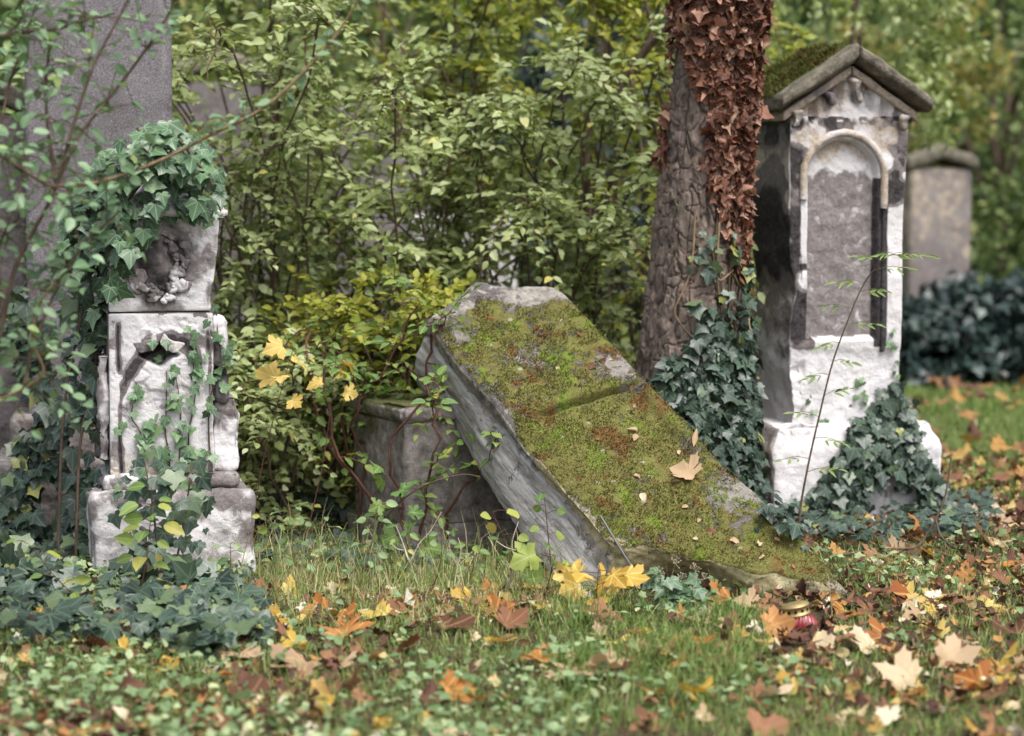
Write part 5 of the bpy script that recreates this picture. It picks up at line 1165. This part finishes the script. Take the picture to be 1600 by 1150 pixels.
twig_thing('grey_rod', 'thin straight grey rod leaning against the broken end of the stone', [[P(1003, 912, 8.42), P(972, 862, 8.45), P(938, 806, 8.52)]], 'rod', .0042, .0042, 'rod')
# flowering ivy with dry umbels in front of the broken end
def umbel_ivy():
    b = on(1050, 950); r = root('flowering_ivy', 'small ivy with dry flower heads under the broken lower end of the stone', 'ivy', tuple(b)); g = np.random.default_rng(8)
    for tip in ((1055, 880), (1085, 890), (1028, 895), (1100, 905), (1065, 905)):
        e = P(*tip, b[1]-.02); s = spline([b, (b+e)/2+g.normal(0, .01, 3), e], 10); V, F = tube(s, np.linspace(.003, .0015, 10), 5); mk('stem', V, F, M['stem_green'], r, world=True)
        parts = []
        for k in range(12):
            q = e+nz(g.normal(0, 1, 3)+[0, -.3, .6])*.022; parts.append(tube(np.array([e, (e+q)/2, q]), .0008, 4)); Vb, Fb = lathe([(.0005, -.003), (.003, 0), (.0005, .003)], 6); parts.append((Vb+q, Fb))
        V, F = join(parts); mk('umbel', V, F, M['umbel'], r, world=True)
        for k in range(7):
            c = s[g.integers(2, 8)]+g.normal(0, .022, 3); d = nz(np.array([g.normal(), -.5, -.5])); leaf_obj('leaf', 'ivy', 'ivy_pale', g.uniform(0, .7), c, frames(d[None], nz(np.array([0, -.7, .7])+g.normal(0, .3, 3))[None])[0], g.uniform(.04, .065), r)
umbel_ivy()

# ------------------------------------------------------------------ grave lantern
def lantern():
    b = on(1252, 984); r = root('grave_lantern', 'small red glass grave lantern with a pierced brass lid, tilted in the leaves', 'lantern', tuple(b+[0, 0, -.022]))
    r.rotation_euler = (math.radians(-4), math.radians(-11), .3)
    prof = [(.001, 0, 0), (.040, 0, 0), (.050, .006, .3), (.058, .022, 1), (.060, .036, 1), (.055, .052, 1), (.046, .066, .6), (.041, .074, 0), (.041, .078, 0)]
    pr = np.array(prof); t = np.linspace(0, len(pr)-1, 30); pr = np.stack([np.interp(t, range(len(pr)), pr[:, i]) for i in range(3)], -1)
    V, F = lathe(pr, 120, 24, .045); tw = V[:, 2]*9; c, s = np.cos(tw), np.sin(tw); V = np.stack([V[:, 0]*c-V[:, 1]*s, V[:, 0]*s+V[:, 1]*c, V[:, 2]], -1)
    mk('glass', V, F, M['redglass'], r); V, F = lathe([(.001, .004), (.036, .004), (.044, .02), (.044, .04), (.036, .046), (.001, .046)], 40); mk('candle', V, F, M['wax'], r)
    V, F = lathe([(.0415, .070), (.0455, .071), (.0455, .077), (.043, .079), (.043, .098), (.0455, .100), (.0455, .105), (.041, .106), (.038, .110), (.020, .113), (.001, .114)], 48); lid = mk('lid', V, F, M['brass'], r)
    Vh, Fh = lathe([(.0002, 0), (.0052, 0), (.0052, .0016), (.0002, .0016)], 12)
    for k in range(12):
        a = k*2*np.pi/12+.1; q = np.stack([Vh[:, 2], Vh[:, 0], Vh[:, 1]], -1) if False else np.stack([Vh[:, 2]+.0425, Vh[:, 0], Vh[:, 1]+.0885], -1)
        c, s = math.cos(a), math.sin(a); q = np.stack([q[:, 0]*c-q[:, 1]*s, q[:, 0]*s+q[:, 1]*c, q[:, 2]], -1); mk('vent_shade_disc', q, Fh, M['hole'], lid)  # solid dark discs on the lid stand for shade in its vents
lantern()
fallen(1196, 1000, .085, 'maple_orange', .1, .045, 1.3, .9)
